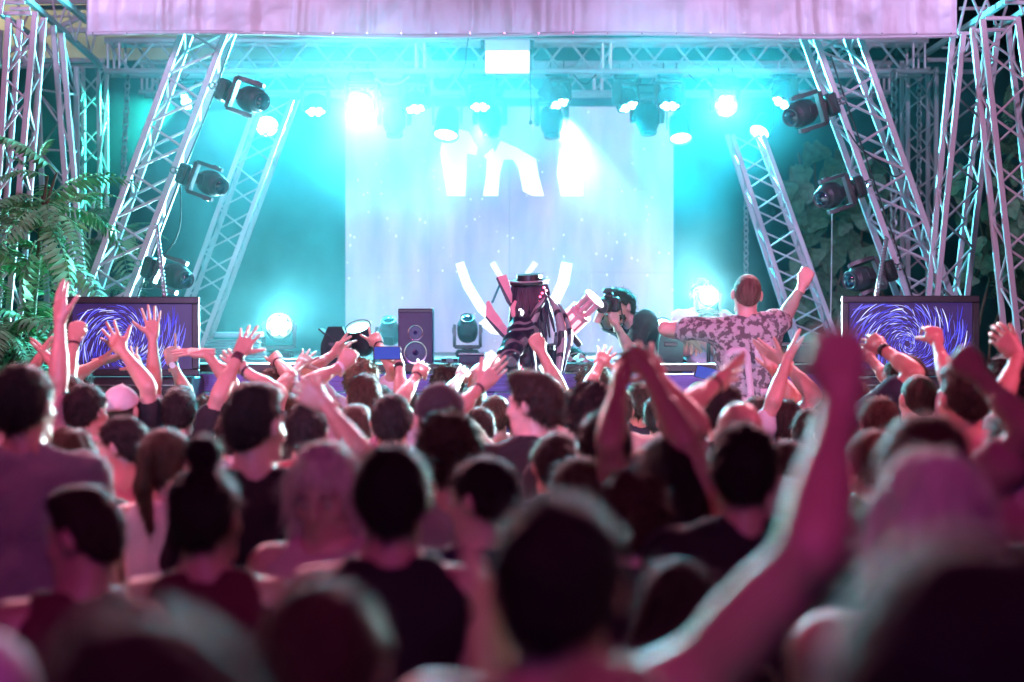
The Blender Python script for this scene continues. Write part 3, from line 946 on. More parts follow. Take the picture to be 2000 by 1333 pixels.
# on the two big leaning trusses: dark, unlit, looking out over the crowd
tl = Vector((0.93, -0.15, -0.33)); tr = Vector((-0.93, -0.15, -0.30))
stage_lamp('spot', 'unlit lamp clamped high on the leaning truss, just under the banner by the tree side', P(492, 195, 14.6), tl, (0.62, -0.75, -0.20), 0.84)
stage_lamp('spot', 'unlit lamp clamped halfway up the leaning truss on the tree side', P(412, 358, 14.6), tl, (0.66, -0.72, -0.24), 0.80)
stage_lamp('spot', 'unlit lamp clamped low on the leaning truss just above the swirl screen by the tree', P(343, 540, 14.6), tl, (0.70, -0.68, -0.22), 0.80)
stage_lamp('spot', 'unlit blue tinted lamp clamped high on the leaning truss on the ivy side', P(1566, 222, 14.6), tr, (-0.66, -0.70, -0.28), 0.86)
stage_lamp('spot', 'unlit lamp clamped halfway up the leaning truss in front of the ivy', P(1622, 382, 14.6), tr, (-0.60, -0.76, -0.22), 0.82)
stage_lamp('spot', 'unlit lamp clamped low on the leaning truss just above the swirl screen by the ivy', P(1682, 545, 14.6), tr, (-0.72, -0.66, -0.10), 0.82)

# washes on the long truss, cyan beads lit
CY2 = (0.0, 0.76, 1.0)
WH2 = (0.22, 0.88, 1.0)
for x, y, ax, pw, lab in ((616, 205, 0.06, 110, 'lit wash lamp at the smoky end of the truss, next to the glare'), (810, 200, 0.12, 260, 'lit wash lamp hanging between the glare and the white box'),
                          (938, 196, -0.02, 120, 'lit wash lamp hanging just below the white box corner'), (1088, 190, 0.30, 700, 'lit wash lamp glaring beside the hanging cord'),
                          (1222, 196, 0.35, 300, 'lit wash lamp hanging in the middle of the ivy half of the truss'), (1308, 194, -0.05, 150, 'lit wash lamp hanging right above the screen corner'),
                          (1533, 190, -0.6, 50, 'dim wash lamp hanging beside the ivy side leaning truss')):
    stage_lamp('wash', lab, P(x, y, 17.1), DOWN, (ax, -0.32, -0.9), 0.80, None, (pw * (5.0 if 900 < x < 1100 else 2.6), (0.70, 0.74, 1.0) if 900 < x < 1100 else CY2, 50))
# unlit spots on the rear truss
for x, y, lab in ((770, 232, 'smoke veiled unlit head hanging from the rear truss above the screen edge'), (957, 232, 'unlit head hanging in front of the screen top, below the white box'),
                  (1077, 234, 'pale smoke veiled unlit head hanging beside the cord'), (1264, 228, 'unlit head hanging between two lit wash lamps')):
    stage_lamp('spot', lab, P(x, y, 18.2), DOWN, (0.05, -0.28, -0.95), 0.95)
stage_lamp('wash', 'lit wash lamp at the tree side end of the rear truss, turned away', P(376, 195, 18.4), DOWN, (-0.72, -0.62, -0.40), 0.8, None, (1500, (0.05, 0.9, 0.70), 62))
# pars
stage_lamp('par', 'lit par can under the tree side of the truss, lens like a white disc', P(522, 238, 18.4), DOWN, (0.10, -0.86, -0.45), 1.15, None, (330, CY2, 55), 'par cans')
stage_lamp('par', 'lit par can hanging before the screen, tilted steeply down', P(874, 240, 18.4), DOWN, (-0.10, -0.42, -0.9), 1.25, None, (350, (0.5, 0.7, 1.0), 50), 'par cans')
stage_lamp('par', 'lit par can at the screen corner, flat bright disc', P(1327, 250, 18.4), DOWN, (0.05, -0.45, -0.85), 1.1, None, (240, CY2, 55), 'par cans')
stage_lamp('par', 'lit par can near the ivy, seen as a thin bright ellipse', P(1490, 245, 18.4), DOWN, (-0.40, -0.60, -0.7), 1.0, None, (200, CY2, 50), 'par cans')
# the two glaring heads and the floor lamps
stage_lamp('wash', 'glaring white head on the truss above the screen corner', P(706, 205, 17.0), DOWN, (0.0, -0.97, -0.22), 0.9, 'wash_lens_white', (3900, (0.12, 0.82, 1.0), 130), 'glaring heads')
stage_lamp('wash', 'glaring white head on the truss between screen and ivy', P(1416, 205, 17.0), DOWN, (0.0, -0.97, -0.22), 0.8, 'wash_lens_white', (2300, (0.08, 0.80, 1.0), 130), 'glaring heads')
UP = (0, 0, 1)
stage_lamp('wash', 'glaring floor lamp standing on the rear deck before the leaning truss', (P(545, 0, 16.0).x, 16.0, ZT + 0.24), UP, (0.12, -0.9, 0.25), 0.86, 'wash_lens_white', (2200, (0.4, 0.92, 1.0), 120), 'floor lamps')
stage_lamp('par', 'lit par lamp standing tilted on the counter beside the dark wedge', (P(706, 0, 13.7).x, 13.7, ZT + 0.16), UP, (-0.20, -0.50, 0.85), 0.92, None, (90, CY2, 70), 'floor lamps')
stage_lamp('spot', 'cyan lit head standing behind the loudspeaker box', (P(762, 0, 15.8).x, 15.8, ZT + 0.20), UP, (-0.05, -0.55, 0.8), 0.72, None, None, 'floor lamps')
stage_lamp('spot', 'blue head standing before the screen between loudspeaker and robot', (P(913, 0, 16.2).x, 16.2, ZT + 0.22), UP, (0.0, -0.6, 0.75), 0.74, None, None, 'floor lamps')
stage_lamp('par', 'lit par lamp behind the back of the photographer', (P(1290, 0, 15.6).x, 15.6, ZT + 0.21), UP, (0.1, -0.95, 0.2), 0.95, None, (160, CY2, 90), 'floor lamps')
stage_lamp('wash', 'glaring lamp hiding the face of the man in white', P(1384, 580, 13.95), UP, (-0.05, -0.98, 0.1), 0.56, 'wash_lens_white', (5500, (0.7, 0.97, 1.0), 125), 'glaring heads')
_stand = empty('lamp_stand', (P(1384, 0, 13.95).x, 13.95, ZF), 'thin black stand under the glaring lamp', 'stand')
mb = MB(); mb.tube([(0, 0, 0.02), (0, 0, P(0, 583, 13.95).z - ZF - 0.20)], 0.014, 10); mb.build('pole', M['black_metal'], _stand)
for k in range(3):
    a = R(120 * k + 30)
    mb = MB(); mb.tube([(0, 0, 0.22), (0.3 * math.cos(a), 0.3 * math.sin(a), 0.015)], 0.01, 8); mb.build('leg', M['black_metal'], _stand)

# ------------------------------------------------------------------ smoke over the stage
def smoke():
    m = bpy.data.materials.new('stage_smoke')
    m.use_nodes = True
    nt = m.node_tree
    nt.nodes.clear()
    out = nt.nodes.new('ShaderNodeOutputMaterial')
    pv = nt.nodes.new('ShaderNodeVolumePrincipled')
    pv.inputs['Color'].default_value = (0.42, 0.93, 1.0, 1)  # white smoke tinted cyan: the lamps' colour put into it
    pv.inputs['Density'].default_value = SMOKE
    pv.inputs['Anisotropy'].default_value = 0.15
    tc = nt.nodes.new('ShaderNodeTexCoord')
    n = nt.nodes.new('ShaderNodeTexNoise'); n.inputs['Scale'].default_value = 0.95; n.inputs['Detail'].default_value = 4
    mr = nt.nodes.new('ShaderNodeMapRange'); mr.inputs['From Min'].default_value = 0.40; mr.inputs['From Max'].default_value = 0.62
    mr.inputs['To Min'].default_value = SMOKE * 0.10; mr.inputs['To Max'].default_value = SMOKE * 2.0
    sp = nt.nodes.new('ShaderNodeSeparateXYZ')
    mr2 = nt.nodes.new('ShaderNodeMapRange'); mr2.inputs['From Min'].default_value = 16.3; mr2.inputs['From Max'].default_value = 18.1
    mr2.inputs['To Min'].default_value = 0.24; mr2.inputs['To Max'].default_value = 1.0
    # the smoke thins out towards the sides of the stage
    ad = nt.nodes.new('ShaderNodeMath'); ad.operation = 'ADD'; ad.inputs[1].default_value = 0.45
    ab = nt.nodes.new('ShaderNodeMath'); ab.operation = 'ABSOLUTE'
    mr3 = nt.nodes.new('ShaderNodeMapRange'); mr3.inputs['From Min'].default_value = 1.5; mr3.inputs['From Max'].default_value = 3.1
    mr3.inputs['To Min'].default_value = 1.0; mr3.inputs['To Max'].default_value = 0.08
    m1 = nt.nodes.new('ShaderNodeMath'); m1.operation = 'MULTIPLY'
    m2 = nt.nodes.new('ShaderNodeMath'); m2.operation = 'MULTIPLY'
    nt.links.new(tc.outputs['Object'], n.inputs['Vector']); nt.links.new(n.outputs['Fac'], mr.inputs['Value'])
    nt.links.new(tc.outputs['Object'], sp.inputs[0]); nt.links.new(sp.outputs['Y'], mr2.inputs['Value'])
    nt.links.new(sp.outputs['X'], ad.inputs[0]); nt.links.new(ad.outputs[0], ab.inputs[0]); nt.links.new(ab.outputs[0], mr3.inputs['Value'])
    nt.links.new(mr.outputs[0], m1.inputs[0]); nt.links.new(mr2.outputs[0], m1.inputs[1])
    nt.links.new(m1.outputs[0], m2.inputs[0]); nt.links.new(mr3.outputs[0], m2.inputs[1])
    # density raised just under the lamps, added to give them a halo
    up = nt.nodes.new('ShaderNodeMapRange'); up.interpolation_type = 'SMOOTHSTEP'; up.inputs['From Min'].default_value = 2.7; up.inputs['From Max'].default_value = 3.8
    up.inputs['To Min'].default_value = 0.62; up.inputs['To Max'].default_value = 2.1
    dn = nt.nodes.new('ShaderNodeMapRange'); dn.interpolation_type = 'SMOOTHSTEP'; dn.inputs['From Min'].default_value = 3.95; dn.inputs['From Max'].default_value = 4.35
    dn.inputs['To Min'].default_value = 1.0; dn.inputs['To Max'].default_value = 0.3
    m3 = nt.nodes.new('ShaderNodeMath'); m3.operation = 'MULTIPLY'
    m4 = nt.nodes.new('ShaderNodeMath'); m4.operation = 'MULTIPLY'
    nt.links.new(sp.outputs['Z'], up.inputs['Value']); nt.links.new(sp.outputs['Z'], dn.inputs['Value'])
    nt.links.new(up.outputs[0], m3.inputs[0]); nt.links.new(dn.outputs[0], m3.inputs[1])
    nt.links.new(m2.outputs[0], m4.inputs[0]); nt.links.new(m3.outputs[0], m4.inputs[1])
    nt.links.new(m4.outputs[0], pv.inputs['Density'])
    nt.links.new(pv.outputs[0], out.inputs['Volume'])
    mb = MB(); mb.box((0, 17.85, 3.4), (9.6, 8.7, 5.6), 0)
    o = mb.build('smoke', m, smooth=False)
    tag(o, 'thin stage smoke glowing in the beams of the lamps', 'smoke', kind='stuff')
SMOKE = 0.088
smoke()
# ================================================================== people
# A body is one surface: a distance field of tapered limbs, blended where they join, meshed with surface nets.
def axis(lo, hi, flo, fhi, hf, hc):
    out = [lo]
    while out[-1] < hi:
        x = out[-1]
        out.append(x + (hf if flo - hc * 0.5 < x < fhi else hc))
    return np.array(out, dtype=np.float32)


class Field:
    def __init__(self, xs, ys, zs):
        self.xs, self.ys, self.zs = xs, ys, zs
        self.f = np.full((len(xs), len(ys), len(zs)), 1.0, dtype=np.float32)

    def _sub(self, lo, hi, pad):
        sl = []
        for a, l, h in ((self.xs, lo[0], hi[0]), (self.ys, lo[1], hi[1]), (self.zs, lo[2], hi[2])):
            i0 = max(0, int(np.searchsorted(a, l - pad)) - 1)
            i1 = min(len(a), int(np.searchsorted(a, h + pad)) + 2)
            if i1 <= i0:
                return None
            sl.append(slice(i0, i1))
        return tuple(sl)

    def pts(self, s):
        return (self.xs[s[0]][:, None, None], self.ys[s[1]][None, :, None], self.zs[s[2]][None, None, :])

    def blend(self, s, d, k, cut=False):
        a = self.f[s]
        if cut:      # remove d from the field
            d = -d
            if k <= 0:
                self.f[s] = np.maximum(a, d); return
            h = np.clip(0.5 - 0.5 * (d - a) / k, 0, 1)
            self.f[s] = d * (1 - h) + a * h + k * h * (1 - h)
            return
        if k <= 0:
            self.f[s] = np.minimum(a, d); return
        h = np.clip(0.5 + 0.5 * (a - d) / k, 0, 1)
        self.f[s] = a * (1 - h) + d * h - k * h * (1 - h)

    def limb(self, a, b, ra, rb, k=0.02, off=0.0, cut=False, flat=None):
        a, b = np.array(a, dtype=np.float32), np.array(b, dtype=np.float32)
        r = max(ra, rb) + off
        s = self._sub(np.minimum(a, b) - r, np.maximum(a, b) + r, k + 0.05)
        if s is None:
            return self
        X, Y, Z = self.pts(s)
        d = b - a
        L2 = float(d @ d) + 1e-9
        t = np.clip(((X - a[0]) * d[0] + (Y - a[1]) * d[1] + (Z - a[2]) * d[2]) / L2, 0, 1)
        dd = np.sqrt((X - a[0] - t * d[0]) ** 2 + (Y - a[1] - t * d[1]) ** 2 + (Z - a[2] - t * d[2]) ** 2) - (ra + (rb - ra) * t) - off
        self.blend(s, dd.astype(np.float32), k, cut)
        return self

    def egg(self, c, r, k=0.02, off=0.0, cut=False, rot=None):
        c = np.array(c, dtype=np.float32)
        rr = np.array(r, dtype=np.float32) + off
        m = float(max(rr))
        ext = np.array([m, m, m]) if rot is not None else rr
        s = self._sub(c - ext, c + ext, k + 0.05)
        if s is None:
            return self
        X, Y, Z = self.pts(s)
        X, Y, Z = X - c[0], Y - c[1], Z - c[2]
        if rot is not None:
            X, Y, Z = (rot[0][0] * X + rot[1][0] * Y + rot[2][0] * Z, rot[0][1] * X + rot[1][1] * Y + rot[2][1] * Z, rot[0][2] * X + rot[1][2] * Y + rot[2][2] * Z)
        k0 = np.sqrt((X / rr[0]) ** 2 + (Y / rr[1]) ** 2 + (Z / rr[2]) ** 2)
        k1 = np.sqrt((X / rr[0] ** 2) ** 2 + (Y / rr[1] ** 2) ** 2 + (Z / rr[2] ** 2) ** 2) + 1e-6
        self.blend(s, (k0 * (k0 - 1) / k1).astype(np.float32), k, cut)
        return self

    def everywhere(self, fn):
        X, Y, Z = self.xs[:, None, None], self.ys[None, :, None], self.zs[None, None, :]
        self.f = fn(self.f, X, Y, Z).astype(np.float32)
        return self

    def mesh(self):
        f = self.f
        f[0], f[-1] = 1, 1
        f[:, 0], f[:, -1] = 1, 1
        f[:, :, 0], f[:, :, -1] = 1, 1
        f = np.where(np.abs(f) < 1e-5, 1e-5, f)
        ins = f < 0
        nx, ny, nz = f.shape
        cnt = np.zeros((nx - 1, ny - 1, nz - 1), dtype=np.int8)
        for i in (0, 1):
            for j in (0, 1):
                for k in (0, 1):
                    cnt += ins[i:nx - 1 + i, j:ny - 1 + j, k:nz - 1 + k]
        act = (cnt > 0) & (cnt < 8)
        I, J, K = np.nonzero(act)
        if len(I) == 0:
            return np.zeros((0, 3)), np.zeros((0, 4), int)
        idx = np.full(act.shape, -1, dtype=np.int32)
        idx[I, J, K] = np.arange(len(I))
        acc = np.zeros((len(I), 3)); n = np.zeros(len(I))
        ax = (self.xs, self.ys, self.zs)
        for a in range(3):
            o1, o2 = [x for x in range(3) if x != a]
            for u in (0, 1):
                for v in (0, 1):
                    d0 = [0, 0, 0]; d0[o1] = u; d0[o2] = v
                    d1 = list(d0); d1[a] = 1
                    f0 = f[I + d0[0], J + d0[1], K + d0[2]]
                    f1 = f[I + d1[0], J + d1[1], K + d1[2]]
                    m = (f0 < 0) != (f1 < 0)
                    t = np.where(m, f0 / np.where(m, f0 - f1, 1), 0)
                    for c in range(3):
                        q = (I, J, K)[c]
                        p0, p1 = ax[c][q + d0[c]], ax[c][q + d1[c]]
                        acc[:, c] += np.where(m, p0 + (p1 - p0) * t, 0)
                    n += m
        V = acc / n[:, None]
        quads = []
        A = ins[:-1, 1:-1, 1:-1] != ins[1:, 1:-1, 1:-1]
        i, j, k = np.nonzero(A); j += 1; k += 1
        q = np.stack([idx[i, j - 1, k - 1], idx[i, j, k - 1], idx[i, j, k], idx[i, j - 1, k]], 1)
        fl = ~ins[i, j, k]; q[fl] = q[fl][:, ::-1]; quads.append(q)
        A = ins[1:-1, :-1, 1:-1] != ins[1:-1, 1:, 1:-1]
        i, j, k = np.nonzero(A); i += 1; k += 1
        q = np.stack([idx[i - 1, j, k - 1], idx[i - 1, j, k], idx[i, j, k], idx[i, j, k - 1]], 1)
        fl = ~ins[i, j, k]; q[fl] = q[fl][:, ::-1]; quads.append(q)
        A = ins[1:-1, 1:-1, :-1] != ins[1:-1, 1:-1, 1:]
        i, j, k = np.nonzero(A); i += 1; j += 1
        q = np.stack([idx[i - 1, j - 1, k], idx[i, j - 1, k], idx[i, j, k], idx[i - 1, j, k]], 1)
        fl = ~ins[i, j, k]; q[fl] = q[fl][:, ::-1]; quads.append(q)
        return V, np.concatenate(quads)


def np_mesh(name, V, Q, material):
    me = bpy.data.meshes.new(name)
    V = np.ascontiguousarray(V, dtype=np.float32); Q = np.ascontiguousarray(Q, dtype=np.int32)
    me.vertices.add(len(V)); me.vertices.foreach_set('co', V.ravel())
    me.loops.add(Q.size); me.loops.foreach_set('vertex_index', Q.ravel())
    me.polygons.add(len(Q)); me.polygons.foreach_set('loop_start', np.arange(0, Q.size, 4, dtype=np.int32))
    me.update(calc_edges=True)
    me.validate()
    me.shade_smooth()
    if material is not None:
        me.materials.append(material)
    return me


# ------------------------------------------------------------------ hands
# wrist at the origin, fingers to +z, palm faces +y, thumb towards -x (a right hand raised with its back to us)
FINGERS = [(-0.031, 0.090, (0.042, 0.026, 0.021), 0.0092), (-0.010, 0.096, (0.047, 0.030, 0.022), 0.0095),
           (0.012, 0.092, (0.043, 0.028, 0.021), 0.0090), (0.032, 0.082, (0.034, 0.021, 0.019), 0.0078)]
#        per finger: (spread deg, curl of the three joints); thumb: (out deg, forward deg, bend)
POSES = {
    'open': ([(-14, (6, 8, 6)), (-4, (2, 6, 5)), (6, (4, 8, 6)), (18, (8, 10, 8))], (52, 10, 8)),
    'flat': ([(-3, (4, 4, 3)), (0, (2, 4, 3)), (2, (4, 5, 3)), (5, (7, 6, 4))], (38, 12, 6)),
    'fist': ([(0, (78, 95, 60)), (0, (82, 98, 60)), (0, (84, 98, 60)), (0, (86, 98, 60))], (8, 62, 38)),
    'peace': ([(-15, (0, 3, 2)), (13, (0, 3, 2)), (2, (80, 95, 55)), (2, (82, 95, 55))], (5, 66, 42)),
    'horns': ([(-12, (0, 3, 2)), (0, (80, 95, 55)), (2, (82, 95, 55)), (16, (2, 4, 3))], (5, 64, 40)),
    'point': ([(-4, (2, 4, 3)), (0, (78, 95, 55)), (2, (80, 95, 55)), (2, (82, 95, 55))], (20, 50, 30)),
    'loose': ([(-7, (28, 34, 20)), (-1, (32, 36, 22)), (4, (36, 38, 24)), (9, (40, 40, 24))], (35, 34, 18)),
    'ring': ([(-6, (48, 58, 30)), (0, (22, 26, 18)), (5, (16, 18, 12)), (12, (12, 12, 10))], (24, 58, 26)),
    'grip': ([(-3, (46, 52, 30)), (0, (50, 54, 30)), (3, (52, 56, 32)), (6, (54, 56, 32))], (22, 58, 22)),
}
_hands = {}


def rot3(axis_, deg):
    return np.array(Matrix.Rotation(R(deg), 3, axis_))


def hand(pose, right, h=0.0050):
    key = (pose, right, h)
    if key in _hands:
        return _hands[key]
    fin, th = POSES[pose]
    F = Field(np.arange(-0.13, 0.13, h), np.arange(-0.06, 0.14, h), np.arange(-0.055, 0.215, h))
    F.limb((0, 0, -0.05), (0, 0, 0.012), 0.0265, 0.0255, 0)
    for x, z, _, _r in FINGERS:
        F.limb((x * 0.45, 0, 0.01), (x * 0.92, -0.001, z - 0.006), 0.0165, 0.0128, 0.014)
    F.limb((-0.012, 0.007, 0.012), (-0.034, 0.012, 0.05), 0.017, 0.014, 0.014)
    F.limb((0.022, 0.008, 0.012), (0.030, 0.006, 0.06), 0.014, 0.012, 0.014)
    for (x, z, seg, r), (sp, curl) in zip(FINGERS, fin):
        p = np.array((x, -0.001, z - 0.004)); B = rot3('Y', sp)
        a = 0
        for L, c, q in zip(seg, curl, (1.0, 0.92, 0.82)):
            a += c
            d = B @ (rot3('X', -a) @ np.array((0, 0, 1.0)))
            e = p + d * L
            F.limb(p, e, r * q, r * q * 0.92, 0.004)
            p = e
    o, fw, bd = th
    p = np.array((-0.024, 0.010, 0.028))
    for i, (L, r) in enumerate(((0.044, 0.0135), (0.032, 0.0105), (0.026, 0.0095))):
        an = o - (0 if i == 0 else bd * 0.35 * i)
        f2 = fw + (0 if i == 0 else bd * 0.5 * i)
        d = np.array((-math.sin(R(an)) * math.cos(R(f2 * 0.7)), math.sin(R(f2)) * 0.8, math.cos(R(an)) * math.cos(R(f2 * 0.5))))
        d /= np.linalg.norm(d)
        e = p + d * L
        F.limb(p, e, r, r * 0.9, 0.006)
        p = e
    V, Q = F.mesh()
    if not right:
        V = V * np.array((-1, 1, 1)); Q = Q[:, ::-1]
    _hands[key] = (V, Q)
    return _hands[key]


SKIN = {}
for nm, c in (('skin_light', (0.68, 0.44, 0.37)), ('skin_mid', (0.58, 0.35, 0.28)), ('skin_tan', (0.38, 0.21, 0.15))):
    SKIN[nm] = mat(nm, c, 0.42, var=0.10, vscale=9, bump=0.05, bscale=160)
HAIR = {}
for nm, c in (('black', (0.012, 0.010, 0.010)), ('dark', (0.028, 0.019, 0.014)), ('brown', (0.06, 0.035, 0.022)), ('light', (0.16, 0.095, 0.055)), ('blond', (0.50, 0.38, 0.25)), ('pale', (0.80, 0.66, 0.62)), ('stubble', (0.13, 0.075, 0.065)), ('grey', (0.30, 0.28, 0.26))):
    HAIR[nm] = mat('hair_' + nm, c, 0.58, var=0.35, vscale=60, bump=0.6, bscale=150, stretch=(1, 1, 0.25), spec=0.32)
CLOTH = {}


def cloth(c):
    if c not in CLOTH:
        CLOTH[c] = mat('cloth_%d' % len(CLOTH), c, 0.85, var=0.12, vscale=6, bump=0.6, bscale=9, sheen=0.15)
    return CLOTH[c]


M['denim'] = mat('denim', (0.04, 0.06, 0.13), 0.85, var=0.2, bump=0.1)
M['band_dark'] = mat('wristband_dark', (0.05, 0.015, 0.03), 0.6)
M['band_black'] = mat('wristband_black', (0.015, 0.015, 0.015), 0.5)
M['watch_white'] = mat('watch_face', (0.8, 0.8, 0.78), 0.3)
M['eye_white'] = mat('eye_white', (0.75, 0.73, 0.70), 0.2)
M['eye_dark'] = mat('eye_iris', (0.03, 0.02, 0.015), 0.15)


def legs_meshes():
    """Trousers and a shoe for a person of 1.75 m, shared by the whole crowd."""
    F = Field(np.arange(-0.3, 0.3, 0.022), np.arange(-0.22, 0.24, 0.022), np.arange(0.02, 1.06, 0.024))
    F.egg((0, -0.01, 0.93), (0.172, 0.125, 0.13), 0.03)
    for s in (-1, 1):
        F.limb((s * 0.09, 0, 0.90), (s * 0.10, 0.012, 0.50), 0.092, 0.066, 0.03)
        F.limb((s * 0.10, 0.012, 0.50), (s * 0.11, -0.01, 0.10), 0.064, 0.052, 0.02)
    V, Q = F.mesh()
    tr = np_mesh('trousers', V, Q, M['denim'])
    F = Field(np.arange(-0.08, 0.08, 0.014), np.arange(-0.12, 0.2, 0.016), np.arange(-0.02, 0.14, 0.012))
    F.limb((0, -0.05, 0.045), (0, 0.12, 0.036), 0.045, 0.036, 0.02).limb((0, -0.04, 0.05), (0, -0.03, 0.10), 0.045, 0.042, 0.02)
    F.everywhere(lambda f, X, Y, Z: np.maximum(f, 0.002 - Z))
    V, Q = F.mesh()
    return tr, np_mesh('shoe', V, Q, M['black_plastic'])


TROUSERS, SHOE = legs_meshes()
HC = np.array((0.0, 0.012, 1.605))     # the head turns about this point


def head_frame(yaw, pitch, roll):
    return np.array((Matrix.Rotation(R(yaw), 3, 'Z') @ Matrix.Rotation(R(pitch), 3, 'X') @ Matrix.Rotation(R(roll), 3, 'Y')))


def hp(Rm, p):
    """A point of the upright head, turned with the head."""
    return Rm @ (np.array(p) - HC) + HC


def head_shape(F, Rm, face=True):
    e = lambda c, r, k=0.02, cut=False, off=0.0: F.egg(hp(Rm, c), r, k, off, cut, Rm)
    l = lambda a, b, ra, rb, k=0.012, cut=False: F.limb(hp(Rm, a), hp(Rm, b), ra, rb, k, 0, cut)
    e((0, -0.012, 1.660), (0.0755, 0.096, 0.088), 0.02)
    e((0, 0.030, 1.598), (0.060, 0.066, 0.085), 0.03)
    l((-0.032, 0.045, 1.545), (0.032, 0.045, 1.545), 0.028, 0.028, 0.025)
    e((0, 0.072, 1.536), (0.022, 0.020, 0.020), 0.02)
    if face:
        l((-0.040, 0.078, 1.658), (0.040, 0.078, 1.658), 0.012, 0.012, 0.016)
        l((0, 0.094, 1.650), (0, 0.112, 1.604), 0.009, 0.014, 0.010)
        for s in (-1, 1):
            e((s * 0.032, 0.103, 1.634), (0.016, 0.013, 0.009), 0.010, True)
            e((s * 0.044, 0.062, 1.604), (0.022, 0.022, 0.020), 0.02)
        l((-0.020, 0.090, 1.568), (0.020, 0.090, 1.568), 0.0075, 0.0075, 0.006)
        l((-0.017, 0.088, 1.556), (0.017, 0.088, 1.556), 0.0085, 0.0085, 0.004)
    for s in (-1, 1):
        c = hp(Rm, (s * 0.081, -0.010, 1.628))
        F.egg(c, (0.010, 0.020, 0.032), 0.010, 0, False, Rm @ rot3('Z', -s * 18) @ rot3('X', -10))


def wobble(seed, amp, wl):
    r_ = np.random.RandomState(seed)
    terms = [(r_.normal(size=3) * 6.283 / wl / 1.4, r_.uniform(0, 6.28)) for _ in range(7)]
    def fn(X, Y, Z):
        s = 0
        for k, ph in terms:
            s = s + np.sin(k[0] * X + k[1] * Y + k[2] * Z + ph)
        return amp * s / 2.6
    return fn


def hair_mesh(style, Rm, seed, hres=0.0120):
    """Hair (or a cap) of the given cut as one closed shell round the turned head."""
    lo = HC - np.array((0.19, 0.21, 0.16)); hi = HC + np.array((0.19, 0.19, 0.30))
    if style in ('long', 'ponytail'):
        lo = lo - np.array((0, 0.10, 0.30))
    F = Field(*[np.arange(lo[i], hi[i], hres if i < 2 else hres * 1.05, dtype=np.float32) for i in range(3)])
    t = {'short': 0.010, 'fade': 0.006, 'buzz': 0.003, 'curly': 0.026, 'bun': 0.012, 'long': 0.016, 'ponytail': 0.012, 'cap': 0.013, 'quiff': 0.010}[style]
    F.egg(hp(Rm, (0, -0.013, 1.660)), (0.0755, 0.097, 0.088), 0, t, False, Rm)
    if style in ('short', 'curly', 'long', 'bun', 'ponytail', 'fade', 'quiff', 'buzz'):
        F.egg(hp(Rm, (0, -0.030, 1.612)), (0.066, 0.072, 0.075), 0.02, t * 0.7, False, Rm)
    # trim along a plane from the forehead to the nape
    front, nape = np.array((0, 0.088, 1.700)), np.array((0, -0.08, {'long': 1.45, 'cap': 1.632, 'curly': 1.55}.get(style, 1.562)))
    d = nape - front; nrm = np.array((0, -d[2], d[1])); nrm = nrm / np.linalg.norm(nrm)
    nrm = nrm if nrm[2] > 0 else -nrm
    n2, f2 = Rm @ nrm, hp(Rm, front)
    w = wobble(seed, *{'curly': (0.0115, 0.030), 'buzz': (0.0006, 0.02), 'cap': (0.0006, 0.1), 'quiff': (0.005, 0.035)}.get(style, (0.0042, 0.022)))
    def trim(f, X, Y, Z):
        pl = -((X - f2[0]) * n2[0] + (Y - f2[1]) * n2[1] + (Z - f2[2]) * n2[2])
        f = f + w(X, Y, Z)
        k = 0.012
        h = np.clip(0.5 - 0.5 * (pl - f) / k, 0, 1)
        return pl * (1 - h) + f * h + k * h * (1 - h)
    F.everywhere(trim)
    if style in ('fade', 'quiff'):
        F.egg(hp(Rm, (0, 0.012, 1.722)), (0.066, 0.088, 0.042), 0.012, 0.004, False, Rm)
    if style == 'quiff':
        F.egg(hp(Rm, (0, 0.055, 1.742)), (0.055, 0.045, 0.032), 0.014, 0.0, False, Rm)
    if style == 'bun':
        F.egg(hp(Rm, (0, -0.015, 1.795)), (0.048, 0.046, 0.050), 0.012, 0, False, Rm)
        F.everywhere(lambda f, X, Y, Z: f + wobble(seed + 1, 0.003, 0.02)(X, Y, Z))
    if style == 'ponytail':
        F.egg(hp(Rm, (0, -0.118, 1.690)), (0.028, 0.030, 0.028), 0.01, 0, False, Rm)
        a, b, c = hp(Rm, (0, -0.135, 1.68)), hp(Rm, (0, -0.165, 1.56)), hp(Rm, (0.01, -0.125, 1.40))
        F.limb(a, b, 0.026, 0.034, 0.01).limb(b, c, 0.034, 0.014, 0.01)
    if style == 'long':
        for s in (-1, 0, 1):
            a, b = hp(Rm, (s * 0.050, -0.055, 1.62)), hp(Rm, (s * 0.075, -0.085, 1.38 + 0.03 * abs(s)))
            F.limb(a, b, 0.052, 0.036, 0.02)
        for s in (-1, 1):
            F.limb(hp(Rm, (s * 0.080, 0.02, 1.665)), hp(Rm, (s * 0.088, 0.02, 1.42)), 0.026, 0.018, 0.014)
        F.everywhere(lambda f, X, Y, Z: f + wobble(seed + 1, 0.005, 0.035)(X, Y, Z * 0.3))
    if style == 'cap':
        for i in range(7):
            a = -45 + 15 * i
            p = (0.082 * math.sin(R(a)), 0.088 * math.cos(R(a)) - 0.01, 1.694)
            q = (0.062 * math.sin(R(a)), 0.150 * math.cos(R(a)) - 0.002, 1.676)
            F.limb(hp(Rm, p), hp(Rm, q), 0.007, 0.006, 0.012)
        F.egg(hp(Rm, (0, -0.013, 1.764)), (0.010, 0.010, 0.008), 0.004, 0, False, Rm)
    return F.mesh()


